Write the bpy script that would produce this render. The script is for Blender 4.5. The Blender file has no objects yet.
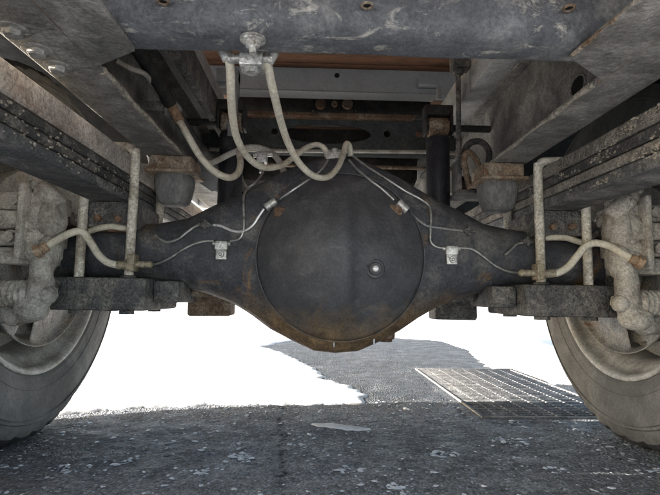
import bpy, bmesh, math, random
from mathutils import Vector, Matrix, noise
random.seed(7)
R = math.radians
sc = bpy.context.scene
COL = sc.collection

# ------------------------------------------------------------------ camera, sky, sun, exposure
F = 490.0                                    # focal length in photo pixels (660 wide)
cam_d = bpy.data.cameras.new('camera')
cam = bpy.data.objects.new('camera', cam_d); COL.objects.link(cam)
cam_d.sensor_width = 36.0; cam_d.lens = 36.0 * F / 660.0
cam_d.clip_start = 0.02; cam_d.clip_end = 600
CAM = Vector((-0.042, 0.0, 0.30))
ROT = Matrix.Rotation(-R(1.55), 3, 'Z') @ Matrix.Rotation(R(90 + 5.78), 3, 'X') @ Matrix.Rotation(R(0.86), 3, 'Z')
cam.matrix_world = Matrix.Translation(CAM) @ ROT.to_4x4()
sc.camera = cam
sc.render.resolution_x = 1024; sc.render.resolution_y = 768

SUN_EL, SUN_AZ = 16.5, -90.5                 # azimuth from +Y, clockwise: the sun stands on the left
w = bpy.data.worlds.new('World'); sc.world = w; w.use_nodes = True
nt = w.node_tree
sky = nt.nodes.new('ShaderNodeTexSky'); sky.sky_type = 'NISHITA'; sky.sun_disc = False; sky.dust_density = 3.0; sky.ozone_density = .6
sky.sun_elevation = R(SUN_EL); sky.sun_rotation = R(SUN_AZ)
bg = nt.nodes['Background']; bg.inputs[1].default_value = 0.10
nt.links.new(sky.outputs[0], bg.inputs[0])
sd = bpy.data.lights.new('sun', 'SUN'); sd.energy = 5.0; sd.angle = R(0.5); sd.color = (1, .95, .87)
so = bpy.data.objects.new('sun', sd); COL.objects.link(so)
sv = Vector((math.sin(R(SUN_AZ)) * math.cos(R(SUN_EL)), math.cos(R(SUN_AZ)) * math.cos(R(SUN_EL)), math.sin(R(SUN_EL))))
so.rotation_euler = sv.to_track_quat('Z', 'Y').to_euler()
so.location = sv * 20
sc.view_settings.view_transform = 'Standard'; sc.view_settings.look = 'None'
sc.view_settings.gamma = 1.0; sc.view_settings.exposure = 2.45

# ------------------------------------------------------------------ layout helpers
def ray(px, py):
    return ROT @ Vector(((px - 330) / F, -(py - 247.5) / F, -1))
def at(px, py, Y):
    d = ray(px, py); return CAM + d * ((Y - CAM.y) / d.y)
def atz(px, py, z):
    d = ray(px, py); return CAM + d * ((z - CAM.z) / d.z)

# ------------------------------------------------------------------ materials
MATS = {}
def N(t, k, **kw):
    n = t.nodes.new(k)
    for a, b in kw.items(): setattr(n, a, b)
    return n
def surf(name, base, dirt=None, dirt_amt=.5, dirt_scale=9, rust=None, rust_amt=.3, rust_scale=14, scuff=None, scuff_amt=.3,
         rough=.6, metal=0.0, bump=.3, bump_scale=90, bump_dist=.003, spec=.4, stretch=(1, 1, 1), var=.25, seed=0.0, stain=None, grit=.5):
    if name in MATS: return MATS[name]
    m = bpy.data.materials.new(name); m.use_nodes = True; t = m.node_tree; L = t.links.new
    b = t.nodes['Principled BSDF']
    geo = N(t, 'ShaderNodeNewGeometry')
    mp = N(t, 'ShaderNodeMapping'); mp.inputs['Scale'].default_value = stretch; mp.inputs['Location'].default_value = (seed, seed * .7, seed * 1.3)
    L(geo.outputs['Position'], mp.inputs[0])
    def nz(scale, detail=6, ro=.6, dist=0):
        n = N(t, 'ShaderNodeTexNoise'); n.inputs['Scale'].default_value = scale; n.inputs['Detail'].default_value = detail
        n.inputs['Roughness'].default_value = ro; n.inputs['Distortion'].default_value = dist
        L(mp.outputs[0], n.inputs['Vector']); return n.outputs[0]
    def rng(sock, a, c, lo=0, hi=1):
        r = N(t, 'ShaderNodeMapRange'); r.inputs[1].default_value = a; r.inputs[2].default_value = c
        r.inputs[3].default_value = lo; r.inputs[4].default_value = hi; L(sock, r.inputs[0]); return r.outputs[0]
    def mix(fac, a, c, blend='MIX'):
        x = N(t, 'ShaderNodeMix', data_type='RGBA', blend_type=blend); L(fac, x.inputs[0])
        for s, v in ((6, a), (7, c)):
            if isinstance(v, tuple): x.inputs[s].default_value = (*v, 1)
            else: L(v, x.inputs[s])
        return x.outputs[2]
    dk = tuple(c * (1 - var) for c in base); lt = tuple(min(1, c * (1 + var)) for c in base)
    col = mix(rng(nz(23, 5), .3, .7), dk, lt)
    rg = rng(nz(37, 4), .3, .7, max(0, rough - .15), min(1, rough + .15))
    hb = rng(nz(bump_scale, 3, .65), .2, .8)
    if dirt:
        f = rng(nz(dirt_scale, 6, .68, .4), .62 - dirt_amt * .35, .78 - dirt_amt * .35)
        f2 = N(t, 'ShaderNodeMath', operation='MULTIPLY'); L(f, f2.inputs[0]); L(rng(nz(130, 4, .7), .25, .6, .35, 1), f2.inputs[1])
        col = mix(f2.outputs[0], col, dirt)
    if rust:
        f = rng(nz(rust_scale, 5, .7, .8), .70 - rust_amt * .35, .80 - rust_amt * .35)
        rc = mix(rng(nz(60, 5), .3, .7), rust, tuple(c * .45 for c in rust))
        col = mix(f, col, rc)
    if stain:                                # runs of rust and grease gathered in a patch: (z where full, z where gone, colour)
        sp = N(t, 'ShaderNodeSeparateXYZ'); L(geo.outputs['Position'], sp.inputs[0])
        zz = N(t, 'ShaderNodeMath', operation='MULTIPLY_ADD'); L(nz(11, 5, .72, 1.2), zz.inputs[0]); zz.inputs[1].default_value = .16; L(sp.outputs[2], zz.inputs[2])
        f = rng(zz.outputs[0], stain[0] + .08, stain[1] + .08, .85, 0)
        sc2 = mix(rng(nz(30, 6, .7), .35, .65), stain[2], tuple(c * .35 for c in stain[2]))
        col = mix(f, col, sc2)
    if scuff:
        mp2 = N(t, 'ShaderNodeMapping'); mp2.inputs['Scale'].default_value = (16, 34, 30); mp2.inputs['Rotation'].default_value = (0, 0, .5)
        L(geo.outputs['Position'], mp2.inputs[0])
        n = N(t, 'ShaderNodeTexNoise'); n.inputs['Scale'].default_value = 1.0; n.inputs['Detail'].default_value = 6; n.inputs['Roughness'].default_value = .72; n.inputs['Distortion'].default_value = 1.6
        L(mp2.outputs[0], n.inputs['Vector'])
        f = rng(n.outputs[0], .66 - scuff_amt * .3, .80 - scuff_amt * .3, 0, .8)
        col = mix(f, col, scuff)
    if grit:                                 # fine dust grains, then thin scratches
        g1 = rng(nz(210, 3, .8), .32, .68, 1 - grit, 1 + grit); g2 = rng(nz(48, 5, .75, .5), .3, .7, 1 - grit * .55, 1 + grit * .55)
        gm = N(t, 'ShaderNodeMath', operation='MULTIPLY'); L(g1, gm.inputs[0]); L(g2, gm.inputs[1])
        vm = N(t, 'ShaderNodeVectorMath', operation='SCALE'); L(col, vm.inputs[0]); L(gm.outputs[0], vm.inputs['Scale']); col = vm.outputs[0]
        for ang, sc3 in (((.3, .2, .6), (9, 150, 90)), ((.1, .9, -.5), (120, 8, 70))):
            m3 = N(t, 'ShaderNodeMapping'); m3.inputs['Rotation'].default_value = ang; m3.inputs['Scale'].default_value = sc3; L(geo.outputs['Position'], m3.inputs[0])
            n3 = N(t, 'ShaderNodeTexNoise'); n3.inputs['Scale'].default_value = 1; n3.inputs['Detail'].default_value = 3; L(m3.outputs[0], n3.inputs['Vector'])
            col = mix(rng(n3.outputs[0], .69, .76, 0, min(1, grit * .7)), col, tuple(min(.6, c * 1.5 + .12) for c in base))
    L(col, b.inputs['Base Color']); L(rg, b.inputs['Roughness'])
    b.inputs['Metallic'].default_value = metal; b.inputs['Specular IOR Level'].default_value = spec
    bp = N(t, 'ShaderNodeBump'); bp.inputs['Strength'].default_value = bump; bp.inputs['Distance'].default_value = bump_dist
    L(hb, bp.inputs['Height']); L(bp.outputs[0], b.inputs['Normal'])
    MATS[name] = m; return m

MUD = (.30, .265, .21); SALT = (.46, .46, .45); RUST = (.26, .105, .035)
M_frame = surf('frame paint', (.165, .160, .150), (.34, .33, .305), .50, 12, RUST, .05, 18, scuff=(.045, .044, .043), scuff_amt=.27, rough=.75, bump=.6, grit=.35)
M_cross = surf('crossmember paint', (.105, .111, .122), (.25, .25, .245), .34, 10, RUST, .0, 20, scuff=(.55, .53, .47), scuff_amt=.31, rough=.65, bump=.45, grit=.3)
M_axle = surf('axle paint', (.056, .058, .066), (.15, .145, .138), .34, 11, (.26, .15, .065), .36, 8, rough=.62, bump=.5, grit=.4, stain=(.25, .32, (.30, .19, .095)))
M_cover = surf('cover paint', (.070, .070, .076), (.150, .148, .146), .22, 8, (.28, .16, .07), -.06, 9, rough=.52, bump=.35, seed=3, grit=.24, stain=(.222, .285, (.26, .18, .10)))
M_rust = surf('rusty steel', (.13, .080, .052), (.26, .20, .15), .42, 20, (.22, .095, .04), .42, 24, rough=.88, bump=.7, grit=.5)
M_rusttan = surf('tan rust', (.20, .145, .098), (.30, .27, .22), .46, 24, (.17, .08, .04), .40, 28, rough=.92, bump=.9, grit=.55)
M_spring = surf('spring steel', (.060, .060, .060), (.21, .195, .17), .38, 16, (.16, .09, .05), .06, 12, rough=.8, bump=.8, bump_scale=140)
M_springb = surf('spring paint', (.085, .088, .092), (.24, .23, .22), .40, 14, (.20, .12, .07), .05, 12, scuff=(.36, .36, .35), scuff_amt=.25, rough=.7, bump=.8)
M_springm = surf('muddy leaf', (.27, .25, .22), (.12, .11, .10), .48, 18, (.28, .12, .06), .03, 9, rough=.95, bump=1, bump_scale=160, bump_dist=.004)
M_springp = surf('pale leaf', (.44, .40, .36), (.24, .18, .145), .38, 6, (.30, .10, .055), .16, 4, rough=.75, bump=.4, seed=1.7)
M_ivory = surf('ivory hose', (.60, .56, .46), (.36, .31, .23), .30, 22, rough=.6, bump=.25, var=.08, grit=.22)
M_ivory2 = surf('dusty hose', (.46, .44, .40), (.28, .25, .20), .40, 25, rough=.75, bump=.3, var=.1, grit=.22)
M_ubolt = surf('painted u bolt', (.58, .55, .47), (.32, .27, .20), .38, 25, RUST, .05, 30, rough=.65, bump=.4, var=.1)
M_cast = surf('muddy casting', (.41, .39, .35), (.21, .185, .155), .40, 18, (.30, .18, .085), .14, 14, rough=.95, bump=.9, bump_scale=120, bump_dist=.003, grit=.35)
M_zinc = surf('zinc fitting', (.55, .55, .53), (.30, .27, .22), .35, 40, RUST, .06, 50, rough=.4, metal=.5, bump=.3)
M_line = surf('steel brake line', (.42, .42, .41), (.22, .21, .19), .40, 40, rough=.35, metal=.6, bump=.1, grit=.22)
M_linew = surf('bright brake line', (.72, .72, .72), rough=.3, metal=.4, bump=.1, grit=.22)
M_brass = surf('old brass', (.30, .255, .175), MUD, .45, 40, (.2, .1, .05), .25, 50, rough=.65, metal=.3, bump=.4)
M_copper = surf('rusty ferrule', (.30, .20, .125), MUD, .35, 50, (.30, .15, .07), .35, 50, rough=.8, bump=.4)
M_rubber = surf('bump stop rubber', (.125, .125, .124), (.22, .215, .205), .35, 14, rough=.8, bump=.5, stretch=(1, 1, .4), grit=.35)
M_tyre = surf('tyre rubber', (.118, .118, .117), (.205, .203, .197), .50, 5, scuff=(.06, .06, .058), scuff_amt=.14, rough=.88, bump=.4, bump_scale=70, spec=.25, var=.12, grit=.18)
M_tread = surf('tread rubber', (.028, .028, .029), (.10, .10, .10), .30, 12, rough=.8, bump=.5)
M_rim = surf('rim paint', (.36, .355, .34), (.20, .185, .16), .38, 14, RUST, .04, 20, rough=.5, bump=.4, grit=.3)
M_disc = surf('brake disc steel', (.24, .235, .225), (.30, .27, .22), .4, 12, RUST, .25, 18, rough=.6, metal=.2, bump=.3)
M_shock = surf('black shock paint', (.020, .020, .026), (.08, .08, .08), .2, 10, rough=.55, bump=.2)
M_black = surf('black beam paint', (.026, .025, .024), (.07, .06, .05), .3, 10, (.14, .07, .03), .08, 12, rough=.7, bump=.4)
M_green = surf('greenish paint', (.052, .062, .063), (.10, .10, .095), .3, 9, (.13, .07, .04), .05, 12, rough=.6, bump=.3)
M_grey = surf('grey body paint', (.26, .27, .28), (.17, .16, .15), .2, 9, (.25, .13, .07), .03, 14, rough=.5, bump=.15, var=.08, grit=.12)
M_greyd = surf('dusty grey body paint', (.42, .425, .42), (.24, .22, .195), .35, 10, (.22, .12, .07), .06, 14, rough=.6, bump=.4, var=.12, grit=.3)
M_wood = surf('reddish deck board', (.20, .098, .056), (.11, .06, .035), .35, 4, rough=.8, bump=.3, stretch=(1, 9, 9), var=.3, grit=.3)
M_plate = surf('greasy spring plate', (.085, .084, .083), (.21, .195, .17), .45, 18, (.22, .12, .06), .12, 18, rough=.75, bump=1, bump_scale=70, bump_dist=.006, grit=.6)
M_mudclod = surf('dried mud', (.34, .31, .26), (.20, .18, .15), .4, 30, rough=.95, bump=.8)
M_dark = surf('dark hole', (.006, .006, .006), rough=.9, bump=0)
M_added_flap = surf('added flap and fender rubber', (.012, .012, .012), rough=.9, bump=.3, grit=.2)
M_grate = surf('galvanised grate', (.16, .16, .165), (.30, .30, .30), .40, 20, rough=.7, bump=.4)
M_pit = surf('pit concrete', (.06, .06, .058), rough=.9, bump=.3)

def mat_snow(name, col, rough):
    m = bpy.data.materials.new(name); m.use_nodes = True; t = m.node_tree; L = t.links.new; b = t.nodes['Principled BSDF']
    g = N(t, 'ShaderNodeNewGeometry'); n = N(t, 'ShaderNodeTexNoise'); n.inputs['Scale'].default_value = 60; n.inputs['Detail'].default_value = 8
    L(g.outputs['Position'], n.inputs['Vector'])
    cr = N(t, 'ShaderNodeValToRGB'); cr.color_ramp.elements[0].color = tuple(c * .82 for c in col) + (1,); cr.color_ramp.elements[1].color = (*col, 1)
    cr.color_ramp.elements[0].position = .3; cr.color_ramp.elements[1].position = .6
    L(n.outputs[0], cr.inputs[0]); L(cr.outputs[0], b.inputs['Base Color']); b.inputs['Roughness'].default_value = rough
    bp = N(t, 'ShaderNodeBump'); bp.inputs['Strength'].default_value = .4; bp.inputs['Distance'].default_value = .004
    L(n.outputs[0], bp.inputs['Height']); L(bp.outputs[0], b.inputs['Normal']); return m
M_snow = mat_snow('packed snow', (.84, .85, .87), .6)
M_ice = mat_snow('frosty ice', (.66, .69, .74), .35)

def mat_asphalt():
    m = bpy.data.materials.new('frosted asphalt'); m.use_nodes = True; t = m.node_tree; L = t.links.new; b = t.nodes['Principled BSDF']
    g = N(t, 'ShaderNodeNewGeometry')
    def nz(s, d=6, ro=.6, dist=0):
        n = N(t, 'ShaderNodeTexNoise'); n.inputs['Scale'].default_value = s; n.inputs['Detail'].default_value = d; n.inputs['Roughness'].default_value = ro; n.inputs['Distortion'].default_value = dist
        L(g.outputs['Position'], n.inputs['Vector']); return n.outputs[0]
    def rng(s, a, c, lo=0, hi=1):
        r = N(t, 'ShaderNodeMapRange'); r.inputs[1].default_value = a; r.inputs[2].default_value = c; r.inputs[3].default_value = lo; r.inputs[4].default_value = hi
        L(s, r.inputs[0]); return r.outputs[0]
    def mix(f, a, c):
        x = N(t, 'ShaderNodeMix', data_type='RGBA'); L(f, x.inputs[0])
        for s, v in ((6, a), (7, c)):
            if isinstance(v, tuple): x.inputs[s].default_value = (*v, 1)
            else: L(v, x.inputs[s])
        return x.outputs[2]
    def mul(a, c):
        x = N(t, 'ShaderNodeMath', operation='MULTIPLY'); L(a, x.inputs[0]); L(c, x.inputs[1]); return x.outputs[0]
    vo = N(t, 'ShaderNodeTexVoronoi'); vo.inputs['Scale'].default_value = 165; L(g.outputs['Position'], vo.inputs['Vector'])
    hsv = N(t, 'ShaderNodeSeparateColor'); L(vo.outputs['Color'], hsv.inputs[0])
    col = mix(rng(hsv.outputs[0], 0, 1), (.062, .062, .065), (.25, .247, .248))
    col = mix(rng(vo.outputs['Distance'], .25, .6), col, (.062, .062, .064))
    col = mix(rng(hsv.outputs[1], .84, .97, 0, .75), col, (.40, .42, .46))
    # thin frost dusting and small rime spots
    frost = mul(rng(nz(2.2, 5, .6, .5), .34, .66, .25, 1), rng(nz(95, 7, .8), .42, .60))
    col = mix(rng(frost, 0, 1, 0, .7), col, (.36, .39, .45))
    spots = rng(nz(46, 6, .78, .6), .60, .69, 0, .85)
    col = mix(spots, col, (.58, .62, .68))
    at_ = N(t, 'ShaderNodeAttribute', attribute_name='crack')
    col = mix(at_.outputs['Fac'], col, (.030, .030, .031))
    wa = N(t, 'ShaderNodeAttribute', attribute_name='shade_paint')      # shade over the bare bay, painted into the asphalt colour
    shade_paint = mul(wa.outputs['Fac'], rng(nz(9, 6, .7, .5), .30, .48, .35, 1))
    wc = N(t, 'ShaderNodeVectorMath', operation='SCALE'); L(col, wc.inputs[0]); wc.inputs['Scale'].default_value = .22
    col = mix(shade_paint, col, wc.outputs[0])
    L(col, b.inputs['Base Color'])
    L(mul(rng(nz(14, 5), .35, .7, .5, .85), rng(shade_paint, 0, 1, 1, .75)), b.inputs['Roughness'])
    bp = N(t, 'ShaderNodeBump'); bp.inputs['Strength'].default_value = 1.0; bp.inputs['Distance'].default_value = .006
    a = N(t, 'ShaderNodeMath', operation='MULTIPLY_ADD'); L(nz(170, 4, .7), a.inputs[0]); a.inputs[1].default_value = .8; L(rng(vo.outputs['Distance'], 0, .6, 1, 0), a.inputs[2])
    L(a.outputs[0], bp.inputs['Height']); L(bp.outputs[0], b.inputs['Normal'])
    return m
M_asphalt = mat_asphalt()

# ------------------------------------------------------------------ mesh helpers
class MB:
    def __init__(s): s.v = []; s.f = []; s.mi = []
    def add(s, vs, fs):
        o = len(s.v); s.v += [Vector(p) for p in vs]; s.f += [tuple(i + o for i in f) for f in fs]; return s
    def box(s, x0, x1, y0, y1, z0, z1, bev=.0, M=None):
        b = bmesh.new(); bmesh.ops.create_cube(b, size=1)
        for q in b.verts: q.co = Vector(((x0 + x1) / 2 + q.co.x * (x1 - x0), (y0 + y1) / 2 + q.co.y * (y1 - y0), (z0 + z1) / 2 + q.co.z * (z1 - z0)))
        return s._bm(b, bev, M)
    def _bm(s, b, bev=0, M=None, seg=2):
        if bev > 0: bmesh.ops.bevel(b, geom=list(b.edges), offset=bev, segments=seg, affect='EDGES', profile=.5)
        if M is not None: bmesh.ops.transform(b, matrix=M, verts=b.verts)
        b.verts.index_update(); s.add([q.co.copy() for q in b.verts], [[q.index for q in f.verts] for f in b.faces]); b.free(); return s
    def prism(s, pts, d, bev=0):            # pts: planar loop, d: extrusion vector
        b = bmesh.new(); d = Vector(d)
        A = [b.verts.new(p) for p in pts]; f = b.faces.new(A)
        r = bmesh.ops.extrude_face_region(b, geom=[f]); bmesh.ops.translate(b, vec=d, verts=[q for q in r['geom'] if isinstance(q, bmesh.types.BMVert)])
        bmesh.ops.recalc_face_normals(b, faces=b.faces)
        return s._bm(b, bev)
    def lathe(s, c, axis, prof, n=32, cap=True, ang0=0):
        c = Vector(c); ax = Vector(axis).normalized(); u = ax.orthogonal().normalized(); v = ax.cross(u)
        vs = []; fs = []
        for (h, r) in prof:
            for k in range(n):
                a = 2 * math.pi * k / n + ang0; vs.append(c + ax * h + (u * math.cos(a) + v * math.sin(a)) * r)
        for i in range(len(prof) - 1):
            for k in range(n): fs.append((i * n + k, i * n + (k + 1) % n, (i + 1) * n + (k + 1) % n, (i + 1) * n + k))
        if cap:
            fs.append(tuple(range(n))[::-1]); m = (len(prof) - 1) * n; fs.append(tuple(range(m, m + n)))
        return s.add(vs, fs)
    def cyl(s, a, b, r, n=20, bev=.15, r2=None):
        a = Vector(a); b = Vector(b); h = (b - a).length; r2 = r if r2 is None else r2; e = min(bev * min(r, r2), h * .3)
        return s.lathe(a, b - a, [(0, r - e), (e, r), (h - e, r2), (h, r2 - e)], n)
    def hexnut(s, a, b, r): return s.lathe(a, Vector(b) - Vector(a), [(0, r), ((Vector(b) - Vector(a)).length, r)], 6)
    def ball(s, c, r, sx=1, sy=1, sz=1, sub=3):
        b = bmesh.new(); bmesh.ops.create_icosphere(b, subdivisions=sub, radius=r)
        for q in b.verts: q.co = Vector(c) + Vector((q.co.x * sx, q.co.y * sy, q.co.z * sz))
        return s._bm(b)
    def tube(s, pts, r, n=12, sub=8, jit=0):
        P = [Vector(p) for p in pts]
        if sub > 1 and len(P) > 2:
            Q = []
            for i in range(len(P) - 1):
                p0 = P[max(i - 1, 0)]; p1 = P[i]; p2 = P[i + 1]; p3 = P[min(i + 2, len(P) - 1)]
                for k in range(sub):
                    t = k / sub
                    Q.append(.5 * ((2 * p1) + (p2 - p0) * t + (2 * p0 - 5 * p1 + 4 * p2 - p3) * t * t + (3 * p1 - p0 - 3 * p2 + p3) * t ** 3))
            Q.append(P[-1]); P = Q
        tn = (P[1] - P[0]).normalized(); u = tn.orthogonal().normalized(); vs = []; fs = []
        for i, p in enumerate(P):
            t = (P[min(i + 1, len(P) - 1)] - P[max(i - 1, 0)]).normalized()
            u = (u - t * u.dot(t)).normalized(); v = t.cross(u); rr = r * (1 + jit * noise.noise(p * 60))
            for k in range(n):
                a = 2 * math.pi * k / n; vs.append(p + (u * math.cos(a) + v * math.sin(a)) * rr)
        for i in range(len(P) - 1):
            for k in range(n): fs.append((i * n + k, i * n + (k + 1) % n, (i + 1) * n + (k + 1) % n, (i + 1) * n + k))
        fs.append(tuple(range(n))[::-1]); m = (len(P) - 1) * n; fs.append(tuple(range(m, m + n)))
        return s.add(vs, fs)
    def rough(s, amp, sc_):
        for p in s.v: p += Vector((noise.noise(p * sc_), noise.noise(p * sc_ + Vector((9, 0, 0))), noise.noise(p * sc_ + Vector((0, 9, 0))))) * amp
        return s

ORG = {}
def obj(name, mb, mat, parent=None, smooth=35, mats=None):
    c = sum(mb.v, Vector()) / max(1, len(mb.v))
    me = bpy.data.meshes.new(name); me.from_pydata([p - c for p in mb.v], [], mb.f)
    for m in ([mat] if mats is None else mats): me.materials.append(m)
    b = bmesh.new(); b.from_mesh(me); bmesh.ops.recalc_face_normals(b, faces=b.faces); b.to_mesh(me); b.free()
    if smooth:
        me.polygons.foreach_set('use_smooth', [True] * len(me.polygons)); me.set_sharp_from_angle(angle=R(smooth))
    o = bpy.data.objects.new(name, me); COL.objects.link(o); ORG[o.name] = c
    if parent: o.parent = parent; o.location = c - ORG[parent.name]
    else: o.location = c
    return o
def copy_at(o, pos, parent):
    c = o.copy(); COL.objects.link(c); ORG[c.name] = Vector(pos); c.parent = parent; c.location = Vector(pos) - ORG[parent.name]; return c
def lab(o, label): o['label'] = label; return o
def tag(o, label, cat=None, group=None, kind=None):
    o['label'] = label
    if cat: o['category'] = cat
    if group: o['group'] = group
    if kind: o['kind'] = kind
    return o

# ------------------------------------------------------------------ ground
GX0, GX1, GY0, GY1 = .385, .80, 1.27, 2.12         # drain opening
def axis_list(parts):
    out = []
    for a, b, st in parts:
        n = max(1, round((b - a) / st)); out += [a + (b - a) * i / n for i in range(n)]
    out.append(parts[-1][1]); return out
xs = axis_list([(-150, -20, 20), (-20, -3, 2), (-3, -1.2, .2), (-1.2, -.9, .03), (-.9, GX0, .0075), (GX0, GX1, .0075), (GX1, 1.1, .0075), (1.1, 1.6, .05), (1.6, 4, .3), (4, 20, 2), (20, 150, 20)])
ys = axis_list([(-60, -4, 8), (-4, .2, .3), (.2, .6, .03), (.6, GY0, .0065), (GY0, 1.6, .0075), (1.6, GY1, .012), (GY1, 3.2, .03), (3.2, 8, .3), (8, 30, 2), (30, 250, 20)])
crack_pts = [atz(*p, 0) for p in ((281, 398), (283, 412), (280, 425), (284, 437), (279, 452), (284, 466), (280, 480), (283, 505))]
crack2 = [atz(*p, 0) for p in ((393, 343), (402, 360), (415, 372), (430, 388), (455, 405), (466, 420), (520, 424), (600, 428))]
crack3 = [atz(*p, 0) for p in ((165, 440), (170, 460), (164, 478), (167, 500))]
def segd(p, a, b):
    d = b - a; t = max(0, min(1, (p - a).dot(d) / d.length_squared)); return (p - a - d * t).length
def crackd(x, y):
    if not (-.6 < x < 1.1 and .5 < y < 3): return 9
    p = Vector((x + .012 * noise.noise(Vector((x * 30, y * 30, 0))), y + .012 * noise.noise(Vector((x * 30, y * 30, 7))), 0)); m = 9
    for L_, wd in ((crack_pts, -.0005), (crack2, -.001), (crack3, -.0025)):
        for i in range(len(L_) - 1): m = min(m, segd(p, L_[i], L_[i + 1]) - wd)
    return m
def gz(x, y):
    if not (-1.3 < x < 1.7 and .1 < y < 3.4): return 0.0
    e = max(0, min(1, (y - .1) * 4, (3.4 - y) * 4, (x + 1.3) * 4, (1.7 - x) * 4))
    if GX0 - .03 < x < GX1 + .03 and GY0 - .03 < y < GY1 + .03: e *= .15
    p = Vector((x, y, 0))
    return e * (.006 * noise.noise(p * 3.1) + .0016 * noise.noise(p * 24) + .0016 * noise.noise(p * 75))
gv = []; gf = []; ca = []; wv = []
for j, y in enumerate(ys):
    for i, x in enumerate(xs):
        cd = crackd(x, y); k = max(0, min(1, 1 - cd / .004)) if cd < .004 else 0
        gv.append((x, y, gz(x, y) - .003 * k)); ca.append(k)
        yw = y + .05 * noise.noise(Vector((x * 6, y * 6, 8))); wv.append(max(0, min(1, (yw - 1.40) / .10)) * max(0, min(1, (5 - y) / 1.5)))  # mask of the shade painted on the asphalt ahead of the axle
nx = len(xs)
for j in range(len(ys) - 1):
    for i in range(nx - 1):
        cx = (xs[i] + xs[i + 1]) / 2; cy = (ys[j] + ys[j + 1]) / 2
        if GX0 < cx < GX1 and GY0 < cy < GY1: continue
        a = j * nx + i; gf.append((a, a + 1, a + nx + 1, a + nx))
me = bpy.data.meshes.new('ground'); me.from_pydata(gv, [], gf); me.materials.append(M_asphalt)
atr = me.attributes.new('crack', 'FLOAT', 'POINT'); atr.data.foreach_set('value', ca)
atr = me.attributes.new('shade_paint', 'FLOAT', 'POINT'); atr.data.foreach_set('value', wv)
me.polygons.foreach_set('use_smooth', [True] * len(me.polygons))
ground = bpy.data.objects.new('ground', me); COL.objects.link(ground); tag(ground, 'dark frosted asphalt ground with cracks under the truck', kind='structure')

# snow on the asphalt: its outline is shaped after the sun and shade border
edge = [atz(*p, 0) for p in ((-120, 396), (0, 417), (60, 415), (110, 411), (160, 408), (210, 406), (270, 405), (330, 404.5), (362, 404), (369, 399), (356, 388), (328, 381), (318, 368), (300, 361), (283, 353), (264, 347), (284, 342), (330, 337), (395, 338), (440, 341), (466, 350), (478, 362), (500, 374), (540, 384), (620, 390), (760, 396))]
edge = [Vector((-9, edge[0].y, 0))] + edge + [Vector((9, edge[-1].y, 0))]
poly = edge + [Vector((9, 30, 0)), Vector((-9, 30, 0))]
def inside(x, y):
    c = False; n = len(poly); j = n - 1
    for i in range(n):
        a = poly[i]; b = poly[j]
        if (a.y > y) != (b.y > y) and x < (b.x - a.x) * (y - a.y) / (b.y - a.y) + a.x: c = not c
        j = i
    return c
def sdist(x, y):
    x2 = x + .02 * noise.noise(Vector((x * 14, y * 14, 3))) + .012 * noise.noise(Vector((x * 45, y * 45, 5)))
    y2 = y + .02 * noise.noise(Vector((x * 14, y * 14, 13))) + .012 * noise.noise(Vector((x * 45, y * 45, 15)))
    if y > 4.2: return 1.0
    p = Vector((x2, y2, 0)); d = min(segd(p, edge[i], edge[i + 1]) for i in range(len(edge) - 1))
    return d if inside(x2, y2) else -d
sxs = axis_list([(-60, -6, 6), (-6, -1.6, .3), (-1.6, 1.6, .02), (1.6, 6, .3), (6, 60, 6)])
sys_ = axis_list([(1.2, 2.2, .014), (2.2, 4.2, .035), (4.2, 9, .3), (9, 16, 1), (16, 40, 6)])
sv_ = []; ok = []; nsx = len(sxs)
for y in sys_:
    for x in sxs:
        d = sdist(x, y); ok.append(d)
        h = .011 * min(1, max(0, d / .12)) ** .6 + (.004 * noise.noise(Vector((x * 9, y * 9, 0))) + .0035) * min(1, max(0, d / .1))
        if d <= 0: h = -.012
        if GX0 < x < GX1 and GY0 < y < GY1: h = min(h, .004) + .003
        sv_.append(Vector((x, y, gz(x, y) + h)))
sf = []
for j in range(len(sys_) - 1):
    for i in range(nsx - 1):
        a = j * nsx + i; q = (a, a + 1, a + nsx + 1, a + nsx)
        if max(ok[k] for k in q) <= 0: continue
        cx = (sxs[i] + sxs[i + 1]) / 2; cy = (sys_[j] + sys_[j + 1]) / 2
        if GX0 < cx < GX1 and GY0 - .02 < cy < GY1: continue
        sf.append(q)
mb = MB(); mb.v = sv_; mb.f = sf
snow = obj('snow', mb, M_snow, smooth=60); tag(snow, 'bright sunlit packed snow covering the ground beyond the axle', kind='stuff')

# unseen snow added behind the truck to bounce sunlight onto the underside
bxs = axis_list([(-40, -8, 4), (-8, 8, .4), (8, 40, 4)]); bys = axis_list([(-40, -8, 4), (-8, -.55, .25)]); mb = MB()
for y in bys:
    for x in bxs: mb.v.append(Vector((x, y + (.12 * noise.noise(Vector((x * 2, 0, 4))) if y > -.6 else 0), (-.01 if y > -.6 else .02 + .012 * noise.noise(Vector((x * 2, y * 2, 0)))))))
for j in range(len(bys) - 1):
    for i in range(len(bxs) - 1): a = j * len(bxs) + i; mb.f.append((a, a + 1, a + len(bxs) + 1, a + len(bxs)))
tag(obj('snow', mb, M_snow, smooth=60), 'unseen packed snow added behind the truck to bounce light', kind='stuff')

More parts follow.
